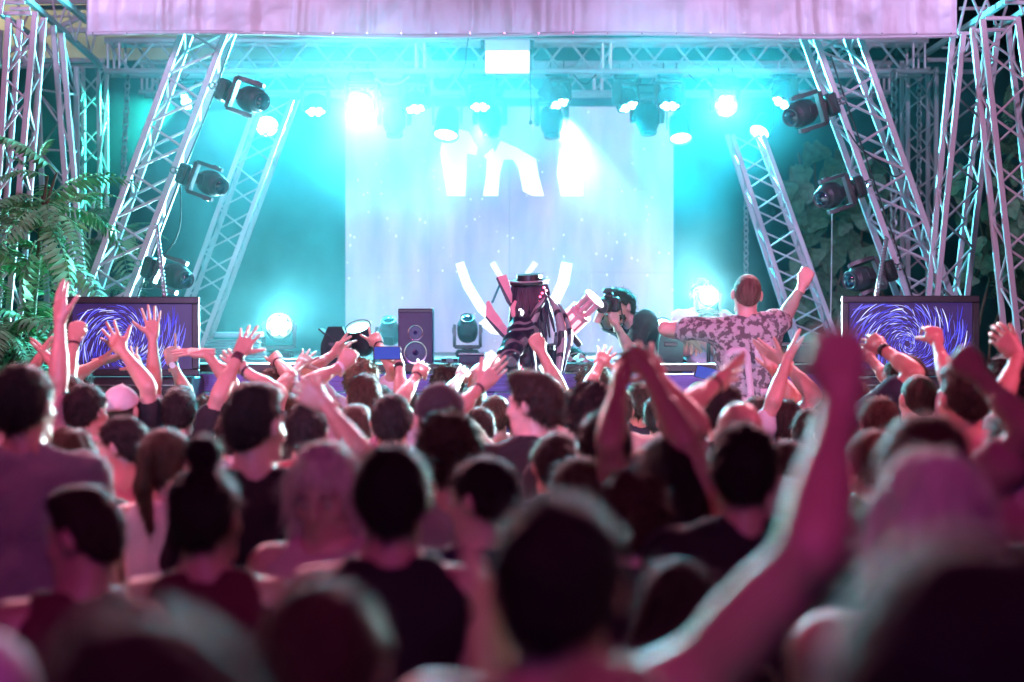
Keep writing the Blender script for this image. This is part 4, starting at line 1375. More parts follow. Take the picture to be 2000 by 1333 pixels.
def strands(V, Q, Rm, style, seed):
    """Loose strands over a hair shell, joined to its mesh: thin blades that follow the fall of the hair."""
    if style in ('buzz', 'cap'):
        return V, Q
    r_ = np.random.RandomState(seed + 900)
    n = {'fade': 1500, 'short': 1900, 'quiff': 1900, 'curly': 2200, 'long': 2600, 'ponytail': 2200, 'bun': 1700}[style]
    nr = np.cross(V[Q[:, 1]] - V[Q[:, 0]], V[Q[:, 2]] - V[Q[:, 0]])
    ar = np.linalg.norm(nr, axis=1) + 1e-12
    qi = r_.choice(len(Q), n, p=ar / ar.sum())
    nr = nr[qi] / ar[qi][:, None]
    w = r_.dirichlet((1, 1, 1, 1), n)
    p = (V[Q[qi]] * w[:, :, None]).sum(1)
    crown = Rm @ (np.array((0.01, -0.045, 1.752)) - HC) + HC
    fall = p - crown; fall[:, 2] -= 0.06
    fall += r_.normal(size=fall.shape) * {'curly': 0.12, 'short': 0.045, 'fade': 0.03, 'quiff': 0.05}.get(style, 0.025)
    fall -= nr * (fall * nr).sum(1)[:, None]
    fall /= np.linalg.norm(fall, axis=1)[:, None] + 1e-9
    ln = r_.uniform(0.7, 1.7, n) * {'fade': 0.010, 'short': 0.022, 'quiff': 0.026, 'curly': 0.020, 'long': 0.055, 'ponytail': 0.03, 'bun': 0.028}[style]
    lift = 1.0 * np.abs(r_.normal(size=n)) * {'fade': 0.35, 'short': 0.28, 'quiff': 0.35, 'curly': 0.7, 'long': 0.12}.get(style, 0.15)
    dr = fall + nr * lift[:, None]
    dr /= np.linalg.norm(dr, axis=1)[:, None]
    side = np.cross(dr, nr); side /= np.linalg.norm(side, axis=1)[:, None] + 1e-9
    wd = r_.uniform(0.0009, 0.0019, n)[:, None]
    tip = p + dr * ln[:, None]
    p = p - nr * 0.002
    b = len(V)
    SV = np.stack([p - side * wd, p + side * wd, tip + side * wd * 0.35, tip - side * wd * 0.35], 1).reshape(-1, 3)
    SQ = (np.arange(n * 4).reshape(n, 4) + b)
    return np.concatenate([V, SV]), np.concatenate([Q, SQ])


def ik(S, Wt, hint, L1, L2):
    """Elbow and wrist of an arm that reaches from S to Wt with its elbow towards the hint."""
    S, Wt, hint = Vector(S), Vector(Wt), Vector(hint)
    d = Wt - S
    D = d.length
    if D > (L1 + L2) * 0.995:
        Wt = S + d * ((L1 + L2) * 0.995 / D); d = Wt - S; D = d.length
    D = max(D, 0.10)
    u = d.normalized()
    a = (L1 * L1 - L2 * L2 + D * D) / (2 * D)
    h = math.sqrt(max(1e-6, L1 * L1 - a * a))
    p = hint - S
    p = p - u * p.dot(u)
    if p.length < 1e-4:
        p = Vector((0, -1, -0.2)); p = p - u * p.dot(u)
    return S + u * a + p.normalized() * h, Wt


L_UP, L_FO = 0.295, 0.262


def person(label, at, height=1.75, yaw=0.0, head=(0, 0, 0), hair=('short', 'black'), top=('tee', (0.02, 0.02, 0.025)), skin='skin_mid', arms=(), seed=0, group='audience',
           lean=None, fine=False, legs=True, bands=(), name='person', eyes=False, cat='person', beard=False):
    """One person. at: ground point; yaw: 0 faces the stage, positive turns to the left; arms: list of dicts side (-1 left, 1 right), wrist, elbow (world points), pose, palm (world direction).
    The root is the body itself; hair, clothes and what is worn on the wrist are its children."""
    s = height / 1.77
    base = Vector(at)
    q = Quaternion((0, 0, 1), R(yaw))
    if lean:
        q = Quaternion(lean[0], R(lean[1])) @ q
    def to_local(p):
        return (q.inverted() @ (Vector(p) - base)) / s
    Rm = head_frame(*head)
    given = {a['side']: a for a in arms}
    bones = {}
    for sd in (-1, 1):
        a = given.get(sd)
        if a is None:
            S = Vector((sd * 0.178, -0.008, 1.415))
            E = S + Vector((sd * 0.055, -0.02, -0.29)); Wr = E + Vector((-sd * 0.01, 0.10, -0.24))
            bones[sd] = (S, E, Wr, 'loose', Vector((-sd, 0.2, 0)))
            continue
        Wt, Eh = to_local(a['wrist']), to_local(a['elbow'])
        up = max(0, min(1, (Wt.z - 1.25) / 0.5))
        S = Vector((sd * (0.178 - 0.022 * up), 0.0, 1.415 + 0.065 * up))
        E, Wr = ik(S, Wt, Eh, L_UP, L_FO)
        bones[sd] = (S, E, Wr, a.get('pose', 'open'), q.inverted() @ Vector(a.get('palm', (0, 1, 0))))
    ps = [Vector(v) for b in bones.values() for v in b[:3]]
    lo = [min(min(p[i] for p in ps) - 0.09, (-0.26, -0.2, 0.80)[i]) for i in range(3)]
    hi = [max(max(p[i] for p in ps) + 0.09, (0.26, 0.2, 1.80)[i]) for i in range(3)]
    hf, hc = (0.0080, 0.0150) if fine else (0.0112, 0.0220)
    xs, ys, zs = axis(lo[0], hi[0], -0.10, 0.10, hf, hc), axis(lo[1], hi[1], -0.11, 0.13, hf, hc), axis(lo[2], hi[2], 1.50, 1.77, hf, hc)

    def torso(F, o=0.0):
        F.egg((0, 0.004, 1.27), (0.158, 0.108, 0.21), 0.03, o).egg((0, 0.0, 1.06), (0.140, 0.098, 0.18), 0.05, o).egg((0, -0.01, 0.93), (0.160, 0.112, 0.13), 0.04, o)
        F.limb((-0.125, -0.012, 1.395), (0.125, -0.012, 1.395), 0.066, 0.066, 0.05, o)
        for sd in (-1, 1):
            S = bones[sd][0]
            F.limb((sd * 0.035, -0.025, 1.480), (S.x * 0.86, -0.012, S.z + 0.012), 0.040, 0.044, 0.035, o)
            F.egg((sd * 0.075, 0.055, 1.30), (0.075, 0.055, 0.07), 0.04, o)

    B = Field(xs, ys, zs)
    torso(B)
    B.limb((0, -0.022, 1.455), hp(Rm, (0, -0.012, 1.575)), 0.060, 0.056, 0.03)
    for sd, (S, E, Wr, pose, palm) in bones.items():
        B.egg(S, (0.060, 0.058, 0.060), 0.04)
        B.limb(S, E, 0.052, 0.039, 0.035)
        m = S.lerp(E, 0.45); B.limb(m, S.lerp(E, 0.7), 0.047, 0.042, 0.02)
        B.limb(E, Wr, 0.040, 0.0262, 0.015)
        B.limb(E.lerp(Wr, 0.15), E.lerp(Wr, 0.45), 0.0435, 0.037, 0.02)
    head_shape(B, Rm)
    V, Q = B.mesh()
    parts = [(V, Q)]
    wrists = {}
    for sd, (S, E, Wr, pose, palm) in bones.items():
        f = (Wr - E).normalized()
        tilt = given.get(sd, {}).get('dir')
        if tilt is not None:
            f = (q.inverted() @ Vector(tilt)).normalized()
        n = palm - f * palm.dot(f)
        n = n.normalized() if n.length > 1e-3 else f.orthogonal().normalized()
        x = n.cross(f)
        Mh = np.array([[x[i], n[i], f[i]] for i in range(3)])
        hv, hq = hand(pose, sd > 0, 0.0052 if sd in given else 0.0085)
        parts.append((hv @ Mh.T + np.array(Wr), hq))
        wrists[sd] = (Wr, (Wr - E).normalized(), f, n)
    n0 = 0; VV = []; QQ = []
    for v, qd in parts:
        VV.append(v); QQ.append(qd + n0); n0 += len(v)
    me = np_mesh('body', np.concatenate(VV), np.concatenate(QQ), SKIN[skin])
    root = bpy.data.objects.new(name, me)
    COL.objects.link(root)
    root.rotation_mode = 'QUATERNION'
    root.location, root.rotation_quaternion, root.scale = base, q, (s, s, s)
    tag(root, label, cat, group)
    # hair
    if hair and hair[0] != 'bald':
        style, colour = hair
        hv, hq = strands(*hair_mesh(style, Rm, seed), Rm, style, seed)
        child('cap' if style == 'cap' else 'hair', np_mesh('hair', hv, hq, HAIR[colour] if isinstance(colour, str) else cloth(colour)), root)
        if style == 'cap':
            hv, hq = hair_mesh('buzz', Rm, seed)
            child('hair', np_mesh('hair', hv, hq, HAIR['dark']), root)
    if beard:
        F = Field(*[np.arange(HC[i] - 0.13, HC[i] + 0.14, 0.008, dtype=np.float32) for i in range(3)])
        F.egg(hp(Rm, (0, 0.036, 1.565)), (0.062, 0.066, 0.058), 0, 0.003, False, Rm)
        f2, n2 = hp(Rm, (0, 0.1, 1.585)), Rm @ np.array((0, 0.35, 0.94))
        F.everywhere(lambda f, X, Y, Z: np.maximum(f + wobble(seed, 0.003, 0.02)(X, Y, Z), (X - f2[0]) * n2[0] + (Y - f2[1]) * n2[1] + (Z - f2[2]) * n2[2]))
        hv, hq = F.mesh()
        child('beard', np_mesh('beard', hv, hq, HAIR['dark']), root)
    if eyes:
        for sd in (-1, 1):
            mb = MB(); mb.lathe([(0, -0.0115), (0.008, -0.008), (0.0115, 0), (0.008, 0.008), (0, 0.0115)], None, 12)
            eo = child('eye', mb.mesh('eye', M['eye_white']), root, hp(Rm, (sd * 0.032, 0.0825, 1.634)))
            mb = MB(); mb.lathe([(0, 0), (0.0055, 0.0005), (0.004, 0.003), (0, 0.004)], None, 10)
            child('iris', mb.mesh('iris', M['eye_dark']), eo, Vector(Rm @ np.array((0, 0.0095, 0))), Matrix(Rm).to_quaternion() @ Quaternion((1, 0, 0), R(-90)))
            c0, c1 = hp(Rm, (sd * 0.016, 0.097, 1.659)), hp(Rm, (sd * 0.048, 0.084, 1.660))
            child('eyebrow', MB().tube([c0, hp(Rm, (sd * 0.032, 0.094, 1.664)), c1], [0.004, 0.005, 0.002], 6).mesh('eyebrow', HAIR['dark']), root)
    # shirt
    if top:
        kind, colour = top
        w = wobble(seed + 5, 0.0065, 0.12)
        hs = 0.0140 if fine else 0.0220
        T = Field(np.arange(lo[0], hi[0], hs, dtype=np.float32), np.arange(lo[1] - 0.02, hi[1] + 0.02, hs, dtype=np.float32), np.arange(0.82, min(hi[2], 1.80), hs, dtype=np.float32))
        o = 0.017
        torso(T, o)
        if kind == 'tank':
            for sd in (-1, 1):
                S = bones[sd][0]
                T.limb((S.x * 1.02, 0, S.z - 0.13), (S.x * 1.02, 0, S.z + 0.12), 0.062, 0.075, 0.015, 0, True)
        else:
            t = 0.60 if kind == 'tee' else 0.97
            for sd, (S, E, Wr, pose, palm) in bones.items():
                T.egg(S, (0.060, 0.058, 0.060), 0.04, o)
                T.limb(S, S.lerp(E, t), 0.056, 0.053, 0.03, o)
                if kind == 'long':
                    T.limb(E, E.lerp(Wr, 0.92), 0.045, 0.034, 0.02, o * 0.7)
        T.everywhere(lambda f, X, Y, Z: np.maximum(f + w(X, Y, Z), 0.90 - Z))
        r = {'tee': 0.072, 'long': 0.072, 'tank': 0.095}[kind]
        T.egg((0, 0.030, 1.535), (r + 0.004, r + 0.022, 0.070), 0.006, 0, True)
        hv, hq = T.mesh()
        child('tank_top' if kind == 'tank' else 'shirt', np_mesh('shirt', hv, hq, cloth(colour) if isinstance(colour, tuple) else colour), root)
    if legs:
        child('trousers', TROUSERS, root)
        for sd in (-1, 1):
            child('shoe', SHOE, root, (sd * 0.112, 0.0, 0.0))
    for sd, kind in bands:
        Wr, f, hd, n = wrists[sd]
        g = (f + hd).normalized() if f.dot(hd) > 0 else f
        mm = Matrix.Translation(Wr - f * 0.022) @ f.to_track_quat('Z', 'Y').to_matrix().to_4x4()
        if kind == 'watch':
            mb = MB(); mb.lathe([(0.0300, -0.010), (0.0320, -0.008), (0.0320, 0.008), (0.0300, 0.010)], mm, 18)
            b = child('watch', mb.mesh('watch', M['band_black']), root)
            x = n.cross(f)
            mf = Matrix.Translation(Wr - f * 0.022 - n * 0.031) @ (-n).to_track_quat('Z', 'Y').to_matrix().to_4x4()
            mb = MB(); mb.lathe([(0.019, 0), (0.019, 0.007), (0, 0.008)], mf, 16)
            child('dial', mb.mesh('dial', M['watch_white']), b)
        else:
            wd = {'thin': 0.006, 'wide': 0.020, 'black': 0.016, 'white': 0.010}[kind]
            mb = MB(); mb.lathe([(0.0285, -wd), (0.0312, -wd * 0.8), (0.0312, wd * 0.8), (0.0285, wd)], mm, 18)
            child('wristband', mb.mesh('wristband', {'black': M['band_black'], 'white': M['watch_white']}.get(kind, M['band_dark'])), root)
    root['wr'] = 0
    del root['wr']
    root_info[root.name] = (q, s, base, bones, wrists)
    return root


root_info = {}
# ------------------------------------------------------------------ the audience, from the front rows back to the lens
BLACK, NAVY, WHITE, GREY = (0.012, 0.012, 0.016), (0.02, 0.025, 0.06), (0.62, 0.60, 0.60), (0.26, 0.24, 0.25)
RED, ROSEC, BEIGE, TEAL = (0.35, 0.04, 0.06), (0.55, 0.25, 0.28), (0.45, 0.36, 0.28), (0.05, 0.22, 0.24)
TOE = Vector((0, 1, 0))


def arm(side, wx, wy, ex, ey, pose='open', palm=(0, 1, 0), dz=0.05, de=-0.06, dir=None):
    return dict(side=side, w=(wx, wy, dz), e=(ex, ey, de), pose=pose, palm=palm, dir=dir)


_seed = [10]


def C(px, top, d, label, yaw=0, head=(0, 0, 0), hair=('short', 'black'), shirt=('tee', BLACK), skin='skin_mid', arms=(), bands=(), eyes=False, **k):
    H = CAMZ - (top - HOR) * d / FPX
    A = []
    for a in arms:
        w = P(a['w'][0], a['w'][1], d + a['w'][2]); e = P(a['e'][0], a['e'][1], d + a['e'][2])
        q = dict(side=a['side'], wrist=w, elbow=e, pose=a['pose'], palm=a['palm'])
        if a['dir']:
            q['dir'] = a['dir']
        A.append(q)
    _seed[0] += 1
    return person(label, (P(px, 0, d).x, d, 0), H, yaw, head, hair, shirt, skin, A, _seed[0], bands=bands, eyes=eyes, **k)


L, RT_ = -1, 1
for _x, _t, _d, _h, _lab in ((300, 772, 9.9, 'dark', 'small dark head in the gap below the swirl screen by the tree'), (560, 764, 9.9, 'brown', 'brown head wedged behind the man with the faded haircut'),
                             (640, 775, 10.0, 'light', 'light brown head beside a pale wristband'), (742, 748, 10.9, 'dark', 'tiny dark head just under the loudspeaker box'),
                             (1015, 775, 10.5, 'brown', 'small head behind the sideways looking man'), (1290, 768, 10.3, 'black', 'black head between two crossing forearms near the counter'),
                             (1582, 792, 9.1, 'dark', 'dark head under the flat pointing hand'), (1664, 775, 9.7, 'brown', 'brown head right behind the great fist'),
                             (1852, 748, 9.7, 'dark', 'dark head between two raised arms before the ivy side screen'), (1940, 730, 10.4, 'light', 'light brown head near the outer lattice legs'),
                             (30, 742, 10.2, 'dark', 'dark head against the fern-leaved tree'), (1400, 775, 9.6, 'brown', 'brown head below the low held phone')):
    C(_x, _t, _d, _lab, 0, (rnd.uniform(-20, 20), 0, rnd.uniform(-6, 6)), ('short', _h), ('tee', rnd.choice((BLACK, GREY, WHITE, ROSEC, BEIGE))))
C(612, 738, 10.9, 'small dark head with an open hand up beside the dark wedge', hair=('short', 'dark'), shirt=('tee', BEIGE), arms=[arm(L, 588, 712, 560, 780, 'open')])
C(922, 752, 10.8, 'small head under two pinched fingers before the dark box', hair=('short', 'brown'), shirt=('tee', WHITE), arms=[arm(L, 900, 735, 876, 800, 'ring')])
C(1478, 770, 10.2, 'dark head in front of the camouflage jersey, forearm slanting up', hair=('short', 'dark'), shirt=('tee', ROSEC), arms=[arm(RT_, 1512, 724, 1542, 800, 'loose', dir=(-.3, .2, .9))])
C(1672, 740, 10.4, 'small head with a loose hand raised at the corner of the ivy side screen', hair=('short', 'brown'), shirt=('tee', GREY), arms=[arm(RT_, 1700, 700, 1732, 780, 'loose')])
C(222, 764, 10.6, 'small head with a spread hand up in front of the swirl by the tree', hair=('short', 'brown'), shirt=('tee', ROSEC), arms=[arm(RT_, 268, 718, 290, 800, 'open')])
C(1205, 752, 9.9, 'small dark head with an open palm before the photographer', hair=('short', 'dark'), shirt=('tee', BEIGE), arms=[arm(L, 1172, 712, 1150, 790, 'open')])
# rows nearest the stage
C(152, 708, 11.5, 'small far head under a hand laid flat before the swirl screen', hair=('short', 'brown'), shirt=('tee', GREY), arms=[arm(RT_, 197, 706, 165, 745, 'flat', (0, .3, 1), dir=(1, 0, .25))])
C(530, 716, 11.0, 'round dark head pointing one finger up at the glaring floor lamp', hair=('short', 'brown'), shirt=('tee', BEIGE), arms=[arm(RT_, 541, 706, 568, 760, 'point')], bands=[(1, 'thin')])
C(706, 702, 11.3, 'fair curly head making finger signs with both hands before the loudspeaker', hair=('curly', 'light'), shirt=('tee', WHITE), arms=[arm(L, 654, 690, 628, 760, 'peace', (0, -1, 0)), arm(RT_, 738, 672, 762, 760, 'peace')], bands=[(1, 'thin')])
C(876, 713, 11.2, 'dark curly head with one fist up beside the dark box', hair=('curly', 'dark'), shirt=('tee', TEAL), arms=[arm(RT_, 956, 705, 928, 790, 'fist')])
C(1160, 712, 11.4, 'curly cyan rimmed head below the towel', hair=('curly', 'brown'), shirt=('tee', GREY))
C(1366, 738, 11.0, 'light brown head just below the glowing phone', hair=('buzz', 'light'), shirt=('tee', TEAL))
C(1250, 742, 10.7, 'dark head half hidden by two clasped raised hands', hair=('short', 'dark'), shirt=('tee', NAVY))
C(968, 768, 10.4, 'small brown head with a teal rim below the robot costume', hair=('short', 'brown'), shirt=('tee', TEAL))
C(936, 790, 9.6, 'brown head tucked between curly head and robot costume', hair=('short', 'dark'), shirt=('tee', BLACK))
C(352, 748, 10.4, 'head hidden behind a round black head, open hand held up before the swirl', hair=('short', 'dark'), shirt=('tee', WHITE), arms=[arm(L, 298, 660, 303, 760, 'open', (0, -1, .1))])
C(402, 774, 10.5, 'small tousled brown head, hand with a white watch pointing upwards', hair=('curly', 'brown'), shirt=('tee', BEIGE), arms=[arm(L, 336, 710, 368, 760, 'point', dir=(-.15, .2, 1))], bands=[(-1, 'watch')])
C(480, 742, 10.3, 'head behind a black haircut, flat hand stretched sideways over the crowd', hair=('short', 'brown'), shirt=('tee', GREY), arms=[arm(L, 402, 690, 446, 745, 'flat', (0, .4, -1), dir=(-1, 0, .05))])
C(790, 750, 10.6, 'head behind black hair, holding a phone up beside the loudspeaker', hair=('short', 'dark'), shirt=('tee', GREY), arms=[arm(L, 780, 712, 765, 800, 'grip', (-1, .3, 0))], bands=[(-1, 'black')])
C(88, 756, 9.6, 'head below two hands raised together at the edge of the fern tree', hair=('short', 'dark'), shirt=('tee', WHITE), arms=[arm(L, 72, 708, 40, 780, 'flat', (1, .2, 0)), arm(RT_, 100, 706, 138, 780, 'open', (-1, .3, 0))])
C(712, 725, 9.8, 'brown cropped head with a fist and a white wristband', hair=('short', 'brown'), shirt=('tee', ROSEC), arms=[arm(L, 668, 716, 630, 790, 'fist', dir=(.5, .1, .8))], bands=[(-1, 'white')])
C(455, 764, 9.3, 'black head under two crossed forearms with dark wristbands', shirt=('tee', BLACK), arms=[arm(L, 468, 692, 424, 785, 'open'), arm(RT_, 474, 722, 545, 770, 'loose', dir=(-.7, .1, .7))], bands=[(-1, 'wide'), (1, 'thin')])
C(850, 764, 9.8, 'head behind a cap, hand with spread crooked fingers before the loudspeaker', hair=('short', 'brown'), shirt=('tee', WHITE), arms=[arm(L, 816, 732, 792, 810, 'ring')], bands=[(-1, 'thin')])
C(1105, 754, 10.2, 'small dark head raising a fist before the robot costume', hair=('short', 'dark'), shirt=('tee', ROSEC), arms=[arm(L, 1056, 684, 1108, 760, 'fist')])
C(1535, 776, 9.5, 'brown head with a flat hand pointing up beside the patterned shirt', hair=('short', 'dark'), shirt=('tee', WHITE), arms=[arm(L, 1538, 702, 1505, 800, 'flat', (1, .2, 0))])
C(1600, 758, 9.6, 'dark head reaching a flat hand towards the patterned shirt', hair=('short', 'dark'), shirt=('tee', BEIGE), arms=[arm(L, 1530, 706, 1576, 765, 'flat', (0, .6, 1), dir=(-.8, 0, .5))], bands=[(-1, 'white')])
C(1762, 687, 9.4, 'dark tousled head turned sideways, ring made of thumb and finger', 12, (28, 0, 0), ('short', 'dark'), ('tee', NAVY), arms=[arm(L, 1722, 680, 1732, 760, 'ring')], bands=[(-1, 'black')])
C(1792, 723, 9.0, 'close cropped round head before the ivy side swirl screen', 0, (10, 0, 0), ('buzz', 'dark'), ('tee', WHITE), 'skin_light', arms=[arm(RT_, 1829, 668, 1852, 775, 'loose')])
C(1930, 762, 8.8, 'dark head in shadow behind the raised forearm near the frame edge', hair=('short', 'dark'), shirt=('tee', GREY))
C(128, 724, 9.0, 'brown head with a bright rim, next to the tall man in grey', 0, (-12, 0, 0), ('short', 'brown'), ('tee', ROSEC))
C(172, 744, 8.6, 'black haired head with a pink ear, arm stretched straight up', 0, (-28, 0, 0), ('short', 'black'), ('tee', ROSEC), arms=[arm(L, 118, 618, 128, 720, 'flat', (.5, .6, 0))])
C(238, 750, 9.2, 'head in a white cap beside a bare raised forearm', 0, (-15, -6, 0), ('cap', (0.75, 0.73, 0.73)), ('tee', BEIGE), arms=[arm(L, 146, 664, 128, 765, 'fist')], bands=[(-1, 'thin')])
C(350, 753, 9.3, 'round black head with a cyan rim below the swirl screen', 0, (0, 0, 0), ('short', 'black'), ('tee', BLACK), arms=[arm(L, 238, 684, 292, 775, 'open')])
C(455, 800, 8.8, 'dark head low between two men in black', hair=('short', 'dark'), shirt=('tee', GREY))
C(1320, 770, 8.8, 'dark head in the gap behind crossing forearms', hair=('short', 'dark'), shirt=('tee', NAVY))
C(695, 788, 8.8, 'flat topped brown head in front of a cropped one', hair=('fade', 'brown'), shirt=('tee', ROSEC), skin='skin_light')
C(765, 763, 8.0, 'neat black head right below the loudspeaker box', shirt=('tee', GREY))
C(600, 780, 7.8, 'black bob of hair over a red collar', 0, (-6, 0, 0), ('short', 'black'), ('tee', RED))
C(880, 776, 8.7, 'head behind curls, hand with a thin band reaching for the robot', hair=('short', 'brown'), shirt=('tee', BEIGE), arms=[arm(RT_, 938, 756, 918, 840, 'flat', (0, 1, .2), dir=(.65, .2, .7))], bands=[(1, 'thin')])
C(1715, 768, 8.6, 'flat cap of short brown hair with a small bright earring', 0, (10, 0, 0), ('short', 'brown'), ('tee', WHITE), 'skin_light')
C(1412, 742, 8.2, 'black head under the printed back of the patterned shirt', shirt=('tee', BLACK))
C(1625, 792, 8.5, 'dark head behind the great blurred forearm', hair=('short', 'dark'), shirt=('tee', GREY))
C(1975, 690, 8.6, 'bushy black head at the edge of the frame under a clenched hand', hair=('curly', 'black'), shirt=('tee', GREY))
C(1040, 723, 7.6, 'man in black looking sideways, hair shaved short at the back', 20, (38, 0, 0), ('quiff', 'dark'), ('tee', BLACK), 'skin_light', eyes=True)
C(235, 808, 7.4, 'young man seen in profile, black fringe, bare neck', 20, (50, -8, 0), ('short', 'black'), ('tank', ROSEC), 'skin_light', eyes=True)
C(1255, 872, 7.3, 'head in a tan cap between two raised arms', 0, (-10, 0, 0), ('cap', (0.35, 0.26, 0.18)), ('tee', RED))
C(1880, 704, 7.2, 'tall dark head with a red lit ear in front of the ivy side screen', 0, (14, 0, 0), ('fade', 'dark'), ('tee', ROSEC))
C(1160, 747, 7.2, 'tousled black head right behind another black head', hair=('curly', 'black'), shirt=('tee', BLACK))
C(2040, 770, 7.5, 'person at the frame edge with a bent hand clutching the air', hair=('short', 'dark'), shirt=('tee', GREY), arms=[arm(L, 1988, 694, 1962, 810, 'loose', dir=(-.6, .1, .7))])
C(862, 742, 6.9, 'head in a dark cap with a pink gap above the strap', 0, (-8, 0, 0), ('cap', (0.03, 0.02, 0.025)), ('tank', ROSEC), 'skin_light')
C(140, 832, 6.9, 'long wavy brown hair beside the tall man in grey', 0, (-14, 0, 0), ('long', 'brown'), ('tee', BLACK))
C(1085, 838, 6.6, 'black hair tied back above a dark collar', 0, (12, 0, 0), ('ponytail', 'black'), ('tee', NAVY))
C(330, 830, 6.6, 'woman with a long dark ponytail and pale sunglasses pushed up', 8, (-30, 0, 0), ('ponytail', 'brown'), ('tank', WHITE), 'skin_light')
C(1700, 832, 6.6, 'pale haired head half behind the great blurred forearm', 0, (18, 0, 0), ('short', 'light'), ('tee', BLACK), 'skin_light')
C(1538, 852, 6.5, 'person in black with a bright shoulder beside the great forearm', 0, (10, 0, 0), ('short', 'dark'), ('tee', BLACK), 'skin_light')
C(1445, 772, 6.4, 'shiny bald crown behind a black haircut, flat palm raised beside it', 0, (0, 0, 0), ('bald', ''), ('tee', GREY), 'skin_light', arms=[arm(L, 1400, 748, 1350, 850, 'flat', (1, .3, 0))], bands=[(-1, 'thin')])
C(790, 872, 6.3, 'head hidden behind the man in the black vest, bent forearm raised', hair=('short', 'brown'), shirt=('tee', ROSEC), arms=[arm(L, 634, 790, 694, 890, 'loose', dir=(-.75, .1, .45))])
C(50, 702, 6.1, 'tall man in a pale grey shirt, broad back, short black hair', 0, (-14, 0, 0), ('short', 'black'), ('tee', (0.36, 0.34, 0.36)))
C(1180, 794, 6.1, 'black round head with one open hand raised', shirt=('tee', BLACK), arms=[arm(RT_, 1284, 736, 1322, 870, 'open')])
C(500, 744, 6.0, 'man in a black shirt, hair faded short at the neck', -6, (-20, 0, 0), ('fade', 'black'), ('tee', BLACK), 'skin_light')
C(878, 804, 6.0, 'mop of brown curls behind the man in the black vest', hair=('curly', 'dark'), shirt=('tee', GREY))
C(1985, 894, 6.0, 'curly brown head at the edge beside a lifted elbow', 0, (10, 0, 0), ('curly', 'brown'), ('tee', GREY))
C(1130, 884, 5.6, 'dark brown head with a lit parting, brown shirt', 0, (6, 0, 0), ('short', 'brown'), ('tee', (0.16, 0.08, 0.06)))
C(1312, 842, 5.6, 'long straight black hair, two arms raised with hands together', 0, (0, 0, 0), ('long', 'black'), ('tank', BLACK), arms=[arm(RT_, 1266, 728, 1372, 940, 'fist', (-.6, .8, 0)), arm(L, 1212, 742, 1200, 920, 'loose', (.6, .8, 0))])
C(1990, 782, 5.4, 'person near the edge with a clenched fist held high', hair=('short', 'black'), shirt=('tee', ROSEC), arms=[arm(L, 1908, 728, 1946, 880, 'fist')])
C(940, 884, 5.2, 'black haired man turned sideways, pink ear showing', 20, (36, -4, 0), ('short', 'black'), ('tee', NAVY), 'skin_light', eyes=True)
C(638, 862, 5.1, 'pale haired woman facing us, looking down, pale top', 160, (8, -24, 0), ('long', 'pale'), ('tank', (0.62, 0.45, 0.48)), 'skin_light', eyes=True)
C(1240, 920, 5.0, 'brown wavy head with a bright ear rim', 0, (-18, 0, 0), ('curly', 'brown'), ('tee', BLACK), 'skin_light')
C(1452, 814, 4.9, 'broad necked man in black, tall cropped hair, both ears lit', 0, (0, 0, 0), ('short', 'black'), ('tee', BLACK))
C(405, 905, 4.6, 'woman with a black top knot, bare shoulders and dark straps', 0, (-18, 0, 0), ('bun', 'black'), ('tank', (0.10, 0.012, 0.03)), 'skin_mid')
C(160, 946, 4.5, 'man in profile with cropped hair and bare shoulders', 15, (48, -6, 0), ('fade', 'dark'), ('tank', (0.14, 0.03, 0.05)), 'skin_mid', eyes=True)
C(766, 853, 4.3, 'man in a black vest, neat round black hair, bare shoulder blades', 0, (0, 0, 0), ('short', 'black'), ('tank', BLACK))
C(1330, 1090, 4.2, 'dark haired head bent low among shoulders', 0, (-20, -14, 0), ('long', 'dark'), ('tee', BLACK), 'skin_light')
C(1800, 794, 4.0, 'brown haired head with a broad cyan rim under a raised fist', 0, (14, 0, 0), ('short', 'brown'), ('tee', BLACK), 'skin_light')
C(1815, 872, 3.4, 'blurred head of pale pink lit hair beside the great forearm', 0, (12, -6, 0), ('long', 'pale'), ('tank', (0.4, 0.2, 0.2)), 'skin_light')
C(1090, 944, 2.6, 'big dark blurred head whose great forearm ends in a fist', -4, (0, 0, 0), ('short', 'black'), ('tank', BLACK), 'skin_mid',
  arms=[arm(RT_, 1642, 772, 1655, 1130, 'fist', (0, 1, 0), 0.04, -0.25, dir=(.02, .45, .9)), arm(L, 972, 1310, 850, 1480, 'flat', (-1, .2, 0), 0.12, -0.05, dir=(-.2, .2, 1))])
C(632, 1114, 2.6, 'blurred brown head with a thick bright rim, low and close', 0, (0, 0, 0), ('short', 'brown'), ('tee', BLACK))
C(-50, 1212, 2.4, 'pale blurred shape of a head in the bottom corner', 0, (0, 0, 0), ('cap', (0.72, 0.62, 0.66)), ('tee', WHITE), 'skin_light')
C(1185, 1260, 2.3, 'pale blond blurred crown at the bottom edge', 0, (0, 0, 0), ('short', 'blond'), ('tee', WHITE), 'skin_light')
C(285, 1152, 1.45, 'very large dark blurred head cut off by the bottom edge', 0, (0, 0, 0), ('short', 'dark'), ('tee', BLACK))
C(1890, 1004, 1.35, 'very large black blurred head filling the corner', 0, (-8, 0, 0), ('short', 'black'), ('tee', BLACK))

